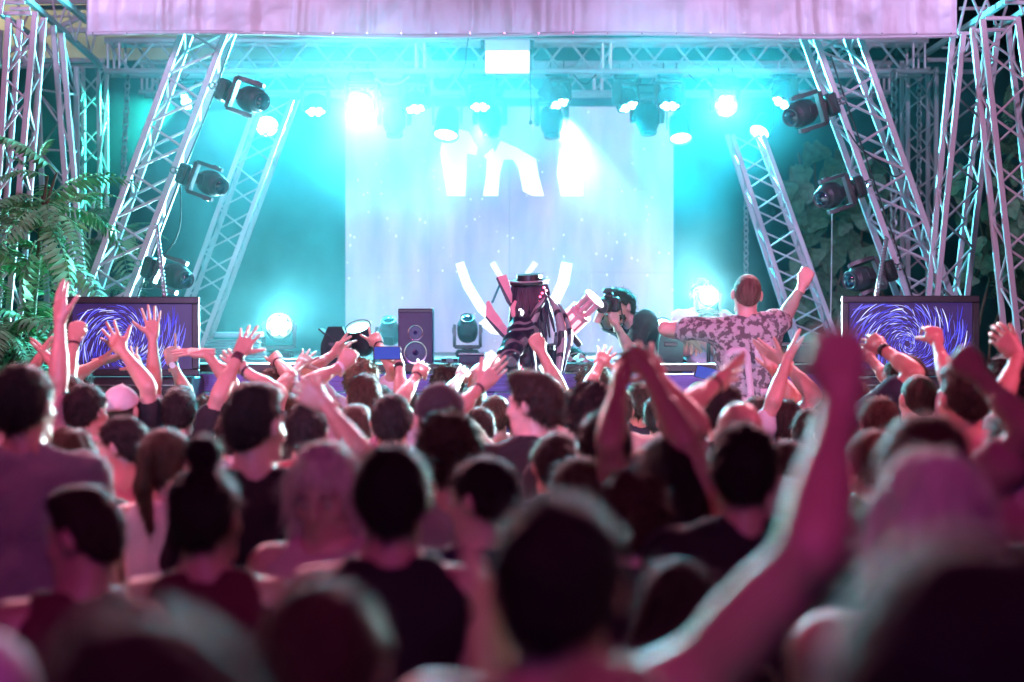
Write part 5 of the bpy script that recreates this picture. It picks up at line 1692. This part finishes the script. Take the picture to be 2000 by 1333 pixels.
# the bald man carried above the crowd
d = 11.3
rider_hip = P(1458, 0, d)
car = C(1462, 800, d - 0.12, 'person carrying the bald man on the shoulders', hair=('short', 'dark'), shirt=('tee', GREY))
up = P(1458, 541, d).z - 1.735
shirt_m = mat('camouflage_jersey', (0.20, 0.17, 0.18), 0.85, bump=0.2, bscale=14)
_nt = shirt_m.node_tree
_n = _nt.nodes.new('ShaderNodeTexNoise'); _n.inputs['Scale'].default_value = 33; _n.inputs['Detail'].default_value = 3
_tc = _nt.nodes.new('ShaderNodeTexCoord'); _cr = _nt.nodes.new('ShaderNodeValToRGB')
_cr.color_ramp.interpolation = 'LINEAR'
_cr.color_ramp.elements[0].position = 0.46; _cr.color_ramp.elements[0].color = (0.12, 0.12, 0.13, 1)
_cr.color_ramp.elements[1].position = 0.54; _cr.color_ramp.elements[1].color = (0.46, 0.49, 0.50, 1)
_nt.links.new(_tc.outputs['Object'], _n.inputs['Vector']); _nt.links.new(_n.outputs['Fac'], _cr.inputs['Fac']); _nt.links.new(_cr.outputs[0], _nt.nodes['Principled BSDF'].inputs['Base Color'])
rider = person('bald man in a camouflage jersey numbered on the back, riding on shoulders', (P(1458, 0, d).x, d, up), 1.77, 0, (0, 0, 4), ('buzz', 'stubble'), ('tee', shirt_m), 'skin_light',
               [dict(side=1, wrist=P(1568, 556, d + 0.14), elbow=P(1545, 612, d + 0.45), pose='fist', palm=(0, 1, 0), dir=(.35, .1, .9)),
                dict(side=-1, wrist=P(1338, 660, d + 0.30), elbow=P(1300, 640, d + 0.06), pose='loose', palm=(0, 0, -1))], 77, fine=True, legs=False)
F = Field(np.arange(-0.30, 0.30, 0.02), np.arange(-0.2, 0.62, 0.02), np.arange(0.42, 1.06, 0.02))
F.egg((0, -0.01, 0.93), (0.172, 0.125, 0.13), 0.03)
for sdd in (-1, 1):
    F.limb((sdd * 0.10, 0, 0.91), (sdd * 0.16, 0.40, 0.87), 0.088, 0.066, 0.03).limb((sdd * 0.16, 0.40, 0.87), (sdd * 0.15, 0.36, 0.48), 0.06, 0.05, 0.02)
_v, _q = F.mesh()
child('trousers', np_mesh('trousers', _v, _q, M['denim']), rider)
num = mat('jersey_number', (0.66, 0.68, 0.70), 0.8)


def jersey_number():
    """The two worn block figures on the jersey, laid on its back."""
    def strip(pts, wd, name):
        mb = MB(); a, b2 = [], []
        for i, p in enumerate(pts):
            q0, q1 = pts[max(i - 1, 0)], pts[min(i + 1, len(pts) - 1)]
            dx, dz = q1[0] - q0[0], q1[1] - q0[1]; Ln = math.hypot(dx, dz)
            a.append((p[0] - dz / Ln * wd, p[1] + dx / Ln * wd)); b2.append((p[0] + dz / Ln * wd, p[1] - dx / Ln * wd))
        V, Fc = [], []
        N = len(pts)
        for x, z in a + b2:
            V.append((x, -0.22, z))
        for i in range(N - 1):
            Fc.append([i, i + 1, i + 1 + N, i + N])
        mb.add(V, Fc)
        return mb
    def dens(pts, n=7):
        out = []
        for i in range(len(pts) - 1):
            for k in range(n):
                t = k / n
                out.append((pts[i][0] + (pts[i + 1][0] - pts[i][0]) * t, pts[i][1] + (pts[i + 1][1] - pts[i][1]) * t))
        return out + [pts[-1]]
    zero = [(-0.105, 1.06), (-0.125, 1.285), (-0.095, 1.315), (-0.035, 1.318), (-0.012, 1.29), (0.012, 1.06), (-0.01, 1.03), (-0.08, 1.03), (-0.105, 1.06)]
    five = [(0.130, 1.352), (0.045, 1.325), (0.055, 1.245), (0.125, 1.262), (0.145, 1.235), (0.155, 1.12), (0.125, 1.085), (0.065, 1.085)]
    sh = [c for c in rider.children if c.name.startswith('shirt')][0]
    co = np.empty(len(sh.data.vertices) * 3, dtype=np.float32); sh.data.vertices.foreach_get('co', co); co = co.reshape(-1, 3)
    co = co[co[:, 1] < 0.02]
    for g in (zero, five):
        s_ = strip(dens(g), 0.0185, 'x')
        n = len(s_.v) // 2
        # three rows across the stroke so that it follows the cloth
        a, b2 = s_.v[:n], s_.v[n:]
        rows = [a, [lerp(p, q, 0.5) for p, q in zip(a, b2)], b2]
        V = []
        for row in rows:
            for p in row:
                dd = (co[:, 0] - p.x) ** 2 + (co[:, 2] - p.z) ** 2
                w_ = np.exp(-dd / (2 * 0.013 ** 2)); 
                V.append((p.x, float((w_ * co[:, 1]).sum() / w_.sum()) - 0.015, p.z))
        mb = MB()
        mb.add(V, [[r * n + i, r * n + i + 1, (r + 1) * n + i + 1, (r + 1) * n + i] for r in range(2) for i in range(n - 1)])
        o = mb.build('number', num, rider)
        mod = o.modifiers.new('thick', 'SOLIDIFY'); mod.thickness = 0.002
jersey_number()

# phones held over the crowd
def phone(px, py, d_, label, tilt=0):
    root = empty('phone', P(px, py, d_), label, 'phone', 'phones held over the crowd')
    root.rotation_euler = (R(-8), R(90 + tilt), 0)
    mb = MB(); mb.box((0, 0, 0), (0.072, 0.009, 0.148), 0.004); mb.build('body', M['black_plastic'], root)
    mb = MB(); mb.box((0, -0.005, 0), (0.064, 0.002, 0.136), 0.0005); mb.build('display', mat('phone_glow', (0.02, 0.02, 0.03), 0.2, emit=(0.02, 0.08, 0.6), strength=0.9), root)
phone(756, 690, 10.62, 'dark phone with a dim blue display held up beside the loudspeaker box')
phone(1382, 730, 11.2, 'phone with a bright blue display held low beside the patterned shirt', 14)
# ================================================================== people on the stage
# man in white behind the glaring lamp, arms folded
d = 14.4
person('man in a white T-shirt behind the glaring lamp, arms folded', (P(1370, 0, d).x, d, ZF), 1.62, 176, (-6, 0, 0), ('short', 'dark'), ('tee', (0.85, 0.85, 0.85)), 'skin_mid',
       [dict(side=1, wrist=P(1392, 652, d - 0.20), elbow=P(1328, 664, d - 0.06), pose='loose', palm=(0, 1, 0), dir=(1, -.1, .2)),
        dict(side=-1, wrist=P(1352, 660, d - 0.24), elbow=P(1420, 668, d - 0.06), pose='loose', palm=(0, 1, 0), dir=(-1, -.1, .1))], 501, 'people on stage', fine=True, eyes=True)

# photographer bending over the counter
def bent(label, head_px, d, lean_dir, lean_deg, yaw, head, height, seed, hip_legs=True, **k):
    ld = Vector(lean_dir).normalized()
    ax = Vector((0, 0, 1)).cross(ld)
    q = Quaternion(ax, R(lean_deg)) @ Quaternion((0, 0, 1), R(yaw))
    s = height / 1.77
    base = P(head_px[0], head_px[1], d) - q @ (Vector((0, 0.01, 1.65)) * s)
    root = person(label, base, height, yaw, head, seed=seed, group='people on stage', lean=(ax, lean_deg), legs=False, fine=True, **k)
    hip = base + q @ (Vector((0, -0.01, 0.93)) * s)
    def loc(w):
        return np.array((q.inverted() @ (Vector(w) - base)) / s)
    rt = q @ Vector((1, 0, 0)); rt.z = 0; rt.normalize()
    fw = Vector((-rt.y, rt.x, 0))
    pts = []
    for sd in (-1, 1):
        ft = Vector((hip.x, hip.y, ZF + 0.09)) + rt * sd * 0.14 - fw * 0.02 * sd
        kn = hip.lerp(ft, 0.5) + rt * sd * 0.11 + fw * 0.10
        pts.append((loc(hip + rt * sd * 0.08), loc(kn), loc(ft)))
    al = np.array([p for t in pts for p in t])
    lo, hi = al.min(0) - 0.2, al.max(0) + 0.2
    F = Field(*[np.arange(lo[i], hi[i], 0.018, dtype=np.float32) for i in range(3)])
    F.egg((0, -0.01, 0.93), (0.172, 0.128, 0.13), 0.03)
    for a, b, c in pts:
        F.limb(a, b, 0.092, 0.066, 0.03).limb(b, c, 0.066, 0.050, 0.02)
    w_ = wobble(seed, 0.005, 0.09)
    F.everywhere(lambda f, X, Y, Z: f + w_(X, Y, Z))
    v, qd = F.mesh()
    child('trousers', np_mesh('trousers', v, qd, cloth((0.03, 0.09, 0.30))), root)
    qi = q.inverted() @ Quaternion((0, 0, 1), math.atan2(-fw.x, fw.y))
    for a, b, c in pts:
        w = (base + q @ (Vector(c) * s)); w.z = ZF
        child('shoe', SHOE, root, loc(w), qi)
    return root

bent('bearded photographer in a black T-shirt leaning over with a camera at his eye', (1204, 599), 14.1, (-0.80, -0.55, 0), 44, 128, (-2, 40, 0), 1.76, 502,
     hair=('quiff', 'dark'), top=('tee', (0.03, 0.027, 0.032)), skin='skin_light', beard=True, eyes=True,
     arms=[dict(side=1, wrist=P(1167, 616, 13.72), elbow=P(1150, 668, 13.85), pose='grip', palm=(1, 0.2, 0), dir=(.35, -.1, 1)),
           dict(side=-1, wrist=P(1203, 634, 13.74), elbow=P(1232, 690, 13.88), pose='grip', palm=(-.5, 0.8, 0.3), dir=(-.25, -.05, 1))], bands=[(1, 'black')])
bent('person in a blue shirt crouching low behind the counter, back bowed', (1118, 712), 14.2, (-0.5, -0.8, 0), 72, 150, (0, 0, 0), 1.66, 503,
     hair=('short', 'dark'), top=('tee', (0.03, 0.13, 0.42)), skin='skin_mid')

def photo_camera():
    c = P(1188, 596, 13.72)
    root = empty('photo_camera', c, 'black camera with a big round lens held by the photographer', 'camera')
    aim = Vector((-0.42, -0.90, -0.10)).normalized()
    root.rotation_mode = 'QUATERNION'; root.rotation_quaternion = (-aim).to_track_quat('Y', 'Z')
    mb = MB(); mb.box((0, 0.03, 0), (0.145, 0.075, 0.10), 0.014); mb.box((0, 0.02, 0.062), (0.06, 0.06, 0.035), 0.01); mb.box((-0.062, 0.0, -0.004), (0.03, 0.05, 0.085), 0.012)
    mb.build('body', M['black_plastic'], root)
    mb = MB(); mb.lathe([(0.030, -0.01), (0.036, 0.0), (0.037, 0.05), (0.040, 0.055), (0.040, 0.075), (0.046, 0.085), (0.047, 0.115), (0.041, 0.116), (0.039, 0.10)], Matrix.Rotation(R(90), 4, 'X'), 26)
    ln = mb.build('lens', M['black_metal'], root)
    mb = MB(); mb.lathe([(0.038, 0.09), (0.02, 0.098), (0, 0.100)], Matrix.Rotation(R(90), 4, 'X'), 22); mb.build('front_glass', M['lens'], ln)
    mb = MB(); mb.box((0, 0.015, 0.098), (0.075, 0.06, 0.035), 0.008); mb.build('flash', M['black_plastic'], root)
    mb = MB(); mb.tube([(-0.075, 0.02, 0.02), (-0.10, 0.03, -0.08), (-0.06, 0.05, -0.17), (0.02, 0.06, -0.20), (0.09, 0.05, -0.14), (0.075, 0.03, 0.02)], 0.006, 6); mb.build('strap', M['cable'], root)
photo_camera()

# ------------------------------------------------------------------ performer in the robot costume
def robot():
    d = 12.9
    k = d / FPX
    zb = P(0, 546, d).z - 1.74
    pf = empty('platform', (P(1035, 0, d).x, d, 0), 'small dark platform under the robot costume', 'platform')
    mb = MB(); mb.box((0, 0, zb - 0.03), (0.9, 0.5, 0.06), 0.01); mb.build('top', M['deck'], pf)
    for sx in (-0.4, 0.4):
        for sy in (-0.2, 0.2):
            mb = MB(); mb.box((sx, sy, (zb - 0.06) / 2), (0.06, 0.06, zb - 0.062), 0.006); mb.build('leg', M['black_metal'], pf)
    suit = mat('suit_zebra', (0.02, 0.02, 0.025), 0.42, bump=0.1, bscale=20)
    nt = suit.node_tree
    tc = nt.nodes.new('ShaderNodeTexCoord'); wv = nt.nodes.new('ShaderNodeTexWave')
    wv.inputs['Scale'].default_value = 4.2; wv.inputs['Distortion'].default_value = 9.0; wv.inputs['Detail'].default_value = 1.0; wv.inputs['Detail Scale'].default_value = 1.2; wv.bands_direction = 'DIAGONAL'
    cr = nt.nodes.new('ShaderNodeValToRGB')
    cr.color_ramp.elements[0].position = 0.70; cr.color_ramp.elements[0].color = (0.018, 0.018, 0.04, 1)
    cr.color_ramp.elements[1].position = 0.82; cr.color_ramp.elements[1].color = (0.20, 0.18, 0.21, 1)
    nt.links.new(tc.outputs['Object'], wv.inputs['Vector']); nt.links.new(wv.outputs['Fac'], cr.inputs['Fac']); nt.links.new(cr.outputs[0], nt.nodes['Principled BSDF'].inputs['Base Color'])
    dark = mat('suit_rubber', (0.018, 0.018, 0.03), 0.38, var=0.2)
    SKIN['suit'] = dark
    zebra = suit.copy(); _r = [n for n in zebra.node_tree.nodes if n.bl_idname == 'ShaderNodeValToRGB'][0]
    _r.color_ramp.elements[0].position = 0.22; _r.color_ramp.elements[1].position = 0.32; _r.color_ramp.elements[1].color = (0.36, 0.32, 0.35, 1)
    c0 = Vector((P(1036, 0, d).x, d, zb))
    root = person('performer in a dark robot costume with finned shoulders and red lamps', c0, 1.77, 70, (0, 0, 0), None, ('long', suit), 'suit',
                  [dict(side=-1, wrist=P(1012, 750, d - 0.20), elbow=P(1006, 712, d - 0.26), pose='fist', palm=(0, 1, 0)),
                   dict(side=1, wrist=P(1094, 655, d + 0.02), elbow=P(1066, 715, d + 0.10), pose='fist', palm=(0, 1, 0), dir=(.7, 0, .6))], 601, 'people on stage', fine=True)
    inv = root.matrix_world  # not yet evaluated; compute by hand
    q, s = root.rotation_quaternion.copy(), root.scale.x
    def loc(w):
        return (q.inverted() @ (Vector(w) - c0)) / s
    def part(name, mb, material, smooth=True):
        mb.v = [loc(v) for v in mb.v]
        return mb.build(name, material, root, smooth=smooth)
    D = lambda px, py, dd=0.0: P(px, py, d + dd)
    # ribbed helmet with a flat hat-like cap
    ax0, ax1 = D(1038, 634), D(1034, 556)
    zax = (ax1 - ax0).normalized()
    Mh = Matrix.Translation(ax0) @ zax.to_track_quat('Z', 'Y').to_matrix().to_4x4()
    L = (ax1 - ax0).length
    mb = MB(); mb.lathe([(0.085, 0), (0.108, L * 0.15), (0.120, L * 0.45), (0.116, L * 0.8), (0.10, L)], Mh, 24); part('helmet', mb, dark)
    mb = MB()
    for i in range(30):
        a = 2 * math.pi * i / 30
        pts = [Mh @ Vector((r * math.cos(a), r * math.sin(a), z)) for r, z in ((0.112, L * 0.10), (0.124, L * 0.35), (0.127, L * 0.55), (0.122, L * 0.8), (0.108, L))]
        mb.tube(pts, 0.0095, 6)
    part('rib', mb, mat('helmet_rib', (0.045, 0.04, 0.07), 0.35))['kind'] = 'stuff'
    mb = MB(); mb.lathe([(0.118, L), (0.126, L + 0.006), (0.126, L + 0.024), (0.088, L + 0.030), (0.084, L + 0.066), (0.0, L + 0.070)], Mh @ Matrix.Rotation(R(6), 4, 'Y'), 28); part('hat', mb, dark)
    mb = MB(); mb.lathe([(0.127, L + 0.022), (0.1295, L + 0.026), (0.127, L + 0.030)], Mh @ Matrix.Rotation(R(6), 4, 'Y'), 28); part('hat_band', mb, mat('pale_trim', (0.5, 0.42, 0.45), 0.5))
    # long dreadlocks falling from under the cap
    dm = mat('dread_rubber', (0.030, 0.026, 0.055), 0.4)
    for i in range(15):
        t = i / 14
        x0 = 1014 + 46 * t; x1 = 1004 + 76 * t + 4 * math.sin(i * 2.4); y1 = 652 + 14 * math.sin(i * 1.7) + 10 * t
        fr = -0.135 + 0.05 * abs(t - .5)
        mb = MB(); mb.tube([D(x0, 560, fr + .02), D(lerp(x0, x1, .35), 590, fr - .01), D(lerp(x0, x1, .75), 625, fr - .02), D(x1, y1, fr)], [0.010, 0.012, 0.011, 0.006], 7)
        part('dreadlock', mb, dm)
    # visor and ear lamp
    pk = mat('pink_glow_armour', (0.72, 0.33, 0.38), 0.42, var=0.08, bump=0.15, bscale=130, emit=(1.0, 0.12, 0.22), strength=0.10)  # a faint red glow is added to the armour, no lamp in it
    mb = MB(); mb.tube([D(1008, 588, -.12), D(1001, 602, -.12), D(1004, 616, -.12), D(1014, 624, -.12)], [0.012, 0.02, 0.02, 0.012], 10); part('visor', mb, pk)
    lw = mat('costume_lamp', (0.9, 0.9, 1), 0.3, emit=(0.72, 0.82, 1.0), strength=3.0)
    lr = mat('costume_red', (0.9, 0.2, 0.3), 0.3, emit=(1.0, 0.10, 0.22), strength=5.0)
    for x, y, r in ((1022, 612, 0.020), (1016, 606, 0.012)):
        mb = MB(); mb.lathe([(r, 0), (r * .9, r * .5), (0, r * .7)], Matrix.Translation(D(x, y, -.135)) @ Matrix.Rotation(R(90), 4, 'X'), 14); part('ear_lamp', mb, lw)
    # shoulder fins: wedge slabs with real thickness
    def fin(poly, dd, th, m, name):
        mb = MB()
        cc = D(*poly[0], dd)
        pts = [D(x, y, dd) - cc for x, y in poly]
        mb.prism([(p.x, p.z) for p in pts], th, Matrix.Translation(cc))
        return part(name, mb, m, False)
    fin([(971, 541), (989, 537), (994, 552), (1004, 588), (998, 593), (993, 583)], -.02, 0.07, pk, 'fin')
    fin([(971, 541), (993, 583), (998, 593), (996, 600), (989, 590), (969, 545)], -.025, 0.075, dark, 'fin_edge')
    fin([(950, 590), (956, 588), (966, 606), (990, 640), (998, 655), (990, 660), (976, 645), (949, 617)], -.02, 0.08, pk, 'fin')
    fin([(949, 617), (976, 645), (990, 660), (986, 664), (970, 648), (948, 621)], -.025, 0.085, dark, 'fin_edge')
    mb = MB(); mb.tube([D(977, 554), D(961, 592)], 0.008, 8); part('strut', mb, mat('teal_strut', (0.03, 0.35, 0.38), 0.4))
    mb = MB(); mb.tube([D(1000, 590, -.03), D(997, 625, -.03), D(1002, 668, -.05)], 0.012, 8); part('back_tube', mb, dark)
    # arched zebra wing over the far shoulder
    def rail(cl, wid, dd, th, name):
        a, b2 = [], []
        for i, p in enumerate(cl):
            q0, q1 = cl[max(i - 1, 0)], cl[min(i + 1, len(cl) - 1)]
            dx, dy = q1[0] - q0[0], q1[1] - q0[1]; Ln = math.hypot(dx, dy)
            a.append((p[0] - dy / Ln * wid[i], p[1] + dx / Ln * wid[i])); b2.append((p[0] + dy / Ln * wid[i], p[1] - dx / Ln * wid[i]))
        mb = MB(); N = len(cl); V, Fc = [], []
        for (x0, y0), (x1, y1) in zip(a, b2):
            m0, m1 = D(x0, y0, dd), D(x1, y1, dd); mid = (m0 + m1) / 2
            V += [m0 + Vector((0, th * .3, 0)), mid + Vector((0, -th, 0)), m1 + Vector((0, th * .3, 0)), mid + Vector((0, th * .6, 0))]
        for i in range(N - 1):
            for j in range(4):
                j2 = (j + 1) % 4
                Fc.append([i * 4 + j, i * 4 + j2, i * 4 + 4 + j2, i * 4 + 4 + j])
        Fc += [[3, 2, 1, 0], [N * 4 - 4, N * 4 - 3, N * 4 - 2, N * 4 - 1]]
        mb.add(V, Fc)
        o = part(name, mb, zebra)
        sub = o.modifiers.new('sub', 'SUBSURF'); sub.levels = 2; sub.render_levels = 2
        return o
    rail([(1072, 577), (1060, 588), (1046, 610), (1038, 636), (1034, 662), (1040, 690), (1046, 735)], [2, 8, 12, 12, 11, 8, 7], -.17, 0.035, 'wing')
    rail([(1070, 577), (1082, 592), (1093, 620), (1099, 660), (1094, 700), (1090, 740)], [2, 10, 13, 14, 12, 8], -.18, 0.045, 'wing')
    rail([(1078, 580), (1096, 600), (1110, 630), (1117, 664), (1106, 694), (1098, 735)], [2, 7, 8, 8, 6, 4], -.12, 0.04, 'wing')
    mb = MB(); mb.lathe([(0.0, 0), (0.028, 0.004), (0.034, 0.06), (0.030, 0.16), (0.014, 0.20), (0.012, 0.23), (0, 0.235)], Matrix.Translation(D(1073, 672, -.04)), 16); part('canister', mb, mat('glowing_canister', (0.75, 0.8, 0.85), 0.15, emit=(0.6, 0.7, 1.0), strength=0.35))  # brightness of the canister is an added glow, no lamp in it
    mb = MB(); mb.lathe([(0.03, 0), (0.03, 0.03), (0.0, 0.032)], Matrix.Translation(D(1075, 684, -.04)), 14); part('canister_base', mb, dark)
    # light strips and red lamps
    for pts, r in (([(1003, 632), (999, 660), (998, 672)], 0.010), ([(996, 680), (991, 694), (989, 700)], 0.014)):
        mb = MB(); mb.tube([D(x, y, -.17) for x, y in pts], r, 8); part('light_strip', mb, lw)
    for x, y, dd in ((1062, 562, -.13), (1067, 568, -.13), (1059, 573, -.13), (1055, 580, -.13), (1052, 589, -.13), (1018, 640, -.17), (1012, 646, -.17), (1008, 661, -.17), (1014, 661, -.17), (1021, 661, -.17),
                     (1013, 712, -.2), (1017, 717, -.2), (1009, 720, -.2), (1021, 722, -.2), (1007, 725, -.2), (1002, 729, -.2), (1000, 677, -.17), (1063, 721, -.14)):
        mb = MB(); mb.lathe([(0.008, 0), (0.0065, 0.005), (0, 0.007)], Matrix.Translation(D(x, y, dd)) @ Matrix.Rotation(R(90), 4, 'X'), 10); part('red_lamp', mb, lr)
    # rotary gun
    a, b2 = P(1108, 636, d - 0.02), P(1160, 585, d - 0.10)
    g = empty('prop_gun', a, 'pink glowing rotary toy gun held up by the robot performer', 'toy gun')
    g.rotation_mode = 'QUATERNION'; g.rotation_quaternion = (b2 - a).to_track_quat('Z', 'Y')
    gl = (b2 - a).length
    shell = mat('gun_shell', (0.75, 0.42, 0.46), 0.35, var=0.1)
    glow = mat('gun_glow', (0.9, 0.5, 0.5), 0.4, emit=(1.0, 0.30, 0.34), strength=2.2)
    mb = MB(); mb.lathe([(0, -0.06), (0.05, -0.055), (0.072, -0.04), (0.074, gl * 0.46), (0.080, gl * 0.48), (0.080, gl * 0.54), (0.060, gl * 0.56), (0.0, gl * 0.56)], None, 24); mb.build('drum', shell, g)
    for i in range(8):
        an = R(45 * i)
        mb = MB(); mb.box((0.072 * math.cos(an), 0.072 * math.sin(an), gl * 0.2), (0.014, 0.030, gl * 0.42), 0.005, Matrix.Rotation(an, 3, 'Z')); mb.build('light_window', glow, g)
    for i in range(6):
        an = R(60 * i + 10)
        mb = MB(); mb.tube([(0.048 * math.cos(an), 0.048 * math.sin(an), gl * 0.5), (0.048 * math.cos(an), 0.048 * math.sin(an), gl * 1.05)], 0.017, 10); mb.build('barrel', shell, g)
    mb = MB(); mb.lathe([(0.074, gl * 0.98), (0.076, gl), (0.076, gl * 1.04), (0.03, gl * 1.045)], None, 24); mb.build('muzzle_ring', shell, g)
    mb = MB(); mb.box((0, -0.10, -0.02), (0.03, 0.12, 0.04), 0.01); mb.build('grip', M['black_plastic'], g)
robot()

# ================================================================== plants
def frond_mesh(seed, length, n, leaf_len):
    """A feather-shaped leaf along +x, drooping: midrib and pairs of folded leaflets."""
    r_ = random.Random(seed)
    mb = MB()
    droop = r_.uniform(0.15, 0.5)
    mid = lambda t: Vector((length * t, 0, length * (0.18 * math.sin(math.pi * t * 0.8) - droop * t * t)))
    mb.tube([mid(i / 10) for i in range(11)], [0.006 * (1 - 0.08 * i) for i in range(11)], 5)
    for k in range(n):
        t = 0.12 + 0.86 * k / (n - 1)
        c = mid(t); tn = (mid(min(1, t + 0.02)) - mid(t - 0.02)).normalized()
        ll = leaf_len * (0.55 + 0.75 * math.sin(math.pi * min(1, t * 0.85 + 0.12))) * r_.uniform(0.85, 1.12)
        for sd in (-1, 1):
            out = (Vector((0.34, sd, -0.22 + r_.uniform(-.15, .15)))).normalized()
            w = tn * ll * 0.125
            tip = c + out * ll + Vector((0, 0, -ll * r_.uniform(0.1, 0.35)))
            m1 = c + out * ll * 0.35; m2 = c + out * ll * 0.7 + Vector((0, 0, -ll * 0.06))
            up = Vector((0, 0, ll * 0.035))
            n0 = len(mb.v)
            mb.v += [c, m1 + w + up, m1 - Vector((0, 0, ll * .02)), m1 - w + up, m2 + w * .7, m2 - Vector((0, 0, ll * .03)), m2 - w * .7, tip]
            mb.f += [[n0, n0 + 2, n0 + 1], [n0, n0 + 3, n0 + 2], [n0 + 1, n0 + 2, n0 + 5, n0 + 4], [n0 + 2, n0 + 3, n0 + 6, n0 + 5], [n0 + 4, n0 + 5, n0 + 7], [n0 + 5, n0 + 6, n0 + 7]]
    return mb.mesh('frond', M['leaf'], True, 180)


def fern_tree(x, d, h, label, nf, seed, targets=()):
    r_ = random.Random(seed)
    base = Vector((P(x, 0, d).x, d, 0))
    root = empty('feather_leaf_tree', base, label, 'tree', 'feather leaved trees')
    def trunk_at(t):
        return Vector((0.10 * math.sin(t * 3 + seed), 0.08 * math.sin(t * 2.2), h * t))
    MB().tube([trunk_at(i / 9) for i in range(10)], [0.05 - 0.004 * i for i in range(10)], 9).build('trunk', M['bark'], root)
    meshes = [frond_mesh(seed * 10 + i, 0.62, 17 + 2 * (i % 2), 0.115) for i in range(5)]
    tops = []
    for k in range(7):
        t = r_.uniform(0.45, 0.95); a = r_.uniform(0, 6.28); L = r_.uniform(0.25, 0.55)
        p0 = trunk_at(t); p1 = p0 + Vector((math.cos(a) * L * 0.7, math.sin(a) * L * 0.5, L * 0.8))
        MB().tube([p0, p0.lerp(p1, 0.5) + Vector((0, 0, 0.04)), p1], [0.018, 0.013, 0.008], 7).build('limb', M['bark'], root)
        tops.append((p0, p1))
    tops.append((trunk_at(0.7), trunk_at(1.0)))
    for k in range(nf):
        p0, p1 = r_.choice(tops)
        p = p0.lerp(p1, r_.uniform(0.35, 1.0))
        a = r_.uniform(0, 6.28)
        o = child('frond', meshes[k % 5], root, p)
        o.rotation_euler = (r_.uniform(-.4, .4), r_.uniform(-0.6, 0.55), a)
        sc = r_.uniform(0.6, 1.15)
        o.scale = (sc, sc, sc)
    for x0, y0, x1, y1, dd in targets:
        p, e = P(x0, y0, d + dd) - base, P(x1, y1, d + dd - 0.1) - base
        v = e - p
        o = child('frond', meshes[0], root, p)
        o.rotation_mode = 'QUATERNION'
        o.rotation_quaternion = Matrix((v.normalized(), Vector((0, 0, 1)).cross(v).normalized() if abs(v.normalized().z) < .95 else Vector((0, -1, 0)), v.normalized().cross(Vector((0, 0, 1)).cross(v)).normalized() if abs(v.normalized().z) < .95 else Vector((-1, 0, 0)))).transposed().to_quaternion()
        sc = v.length / 0.60
        o.scale = (sc, sc * 0.85, sc * 0.8)
    return root

fern_tree(62, 13.6, 2.85, 'tall green tree with feather shaped leaves before the side tower', 46, 4, [(90, 430, 150, 640, -.2), (130, 400, 232, 372, -.2), (70, 470, 40, 690, -.3), (150, 440, 165, 420, -.1), (80, 310, 100, 268, 0), (60, 330, 8, 300, 0), (100, 560, 175, 590, -.2)])
fern_tree(-20, 13.2, 2.6, 'green tree with feather shaped leaves cut by the frame edge', 46, 7, [(-10, 640, 60, 690, -.2), (0, 420, 70, 400, 0)])
fern_tree(190, 16.6, 2.7, 'low green tree with feather shaped leaves behind the leaning truss', 40, 9, [(215, 470, 290, 430, 0)])
fern_tree(2015, 18.5, 4.3, 'dim feather leaved tree behind the outer lattice legs', 26, 12, [(1985, 150, 1960, 240, 0), (1990, 290, 1955, 330, 0)])


def ivy_leaf(seed):
    r_ = random.Random(seed)
    pts = []
    for i in range(14):
        a = 2 * math.pi * i / 14
        rr = 0.5 * (1 + 0.16 * math.sin(3 * a + 1.2) + 0.08 * r_.uniform(-1, 1)) * (1.0 - 0.35 * max(0, math.cos(a - math.pi / 2)) ** 8)
        pts.append((rr * math.cos(a), rr * math.sin(a) - (0.18 if i in (10, 11) else 0)))
    mb = MB(); n = len(pts)
    vs = [(0, 0.04, 0.1)] + [(x, -0.10 * abs(x) - 0.05 * y * y, y) for x, y in pts]
    mb.add(vs, [[0, 1 + i, 1 + (i + 1) % n] for i in range(n)])
    return mb.mesh('leaf', M['ivy'], True, 180)

def ivy(label, region, d, n, seed, size):
    r_ = random.Random(seed)
    x0, y0, x1, y1 = region
    base = Vector((P((x0 + x1) / 2, 0, d).x, d + 0.2, 0))
    root = empty('wall_vine', base, label, 'vine', 'leafy vines')
    ms = [ivy_leaf(seed + i) for i in range(4)]
    for k in range(6):
        px = lerp(x0, x1, (k + .5) / 6)
        pts = [P(px + 14 * math.sin(i * 1.3 + k), lerp(760, y0 + r_.uniform(0, 60), i / 8), d + 0.1) - base for i in range(9)]
        MB().tube(pts, 0.012, 6).build('stem', M['bark'], root)
    for k in range(n):
        y = y0 + (y1 - y0) * r_.random() ** 0.8
        x = lerp(x0, x1, r_.random()) + 18 * math.sin(y * 0.03)
        o = child('leaf', ms[k % 4], root, P(x, y, d + r_.uniform(-.18, .10)) - base)
        o.rotation_euler = (r_.uniform(-.7, .5), r_.uniform(-.5, .5), r_.uniform(-.6, .6))
        s_ = size * r_.uniform(0.6, 1.25)
        o.scale = (s_, s_, s_)
ivy('dark broad leaved vine climbing the wall behind the bald man', (1555, 290, 1740, 690), 18.9, 190, 31, 0.19)
ivy('dim broad leaved vine between the outer lattice legs', (1865, 330, 2000, 560), 16.3, 70, 57, 0.13)
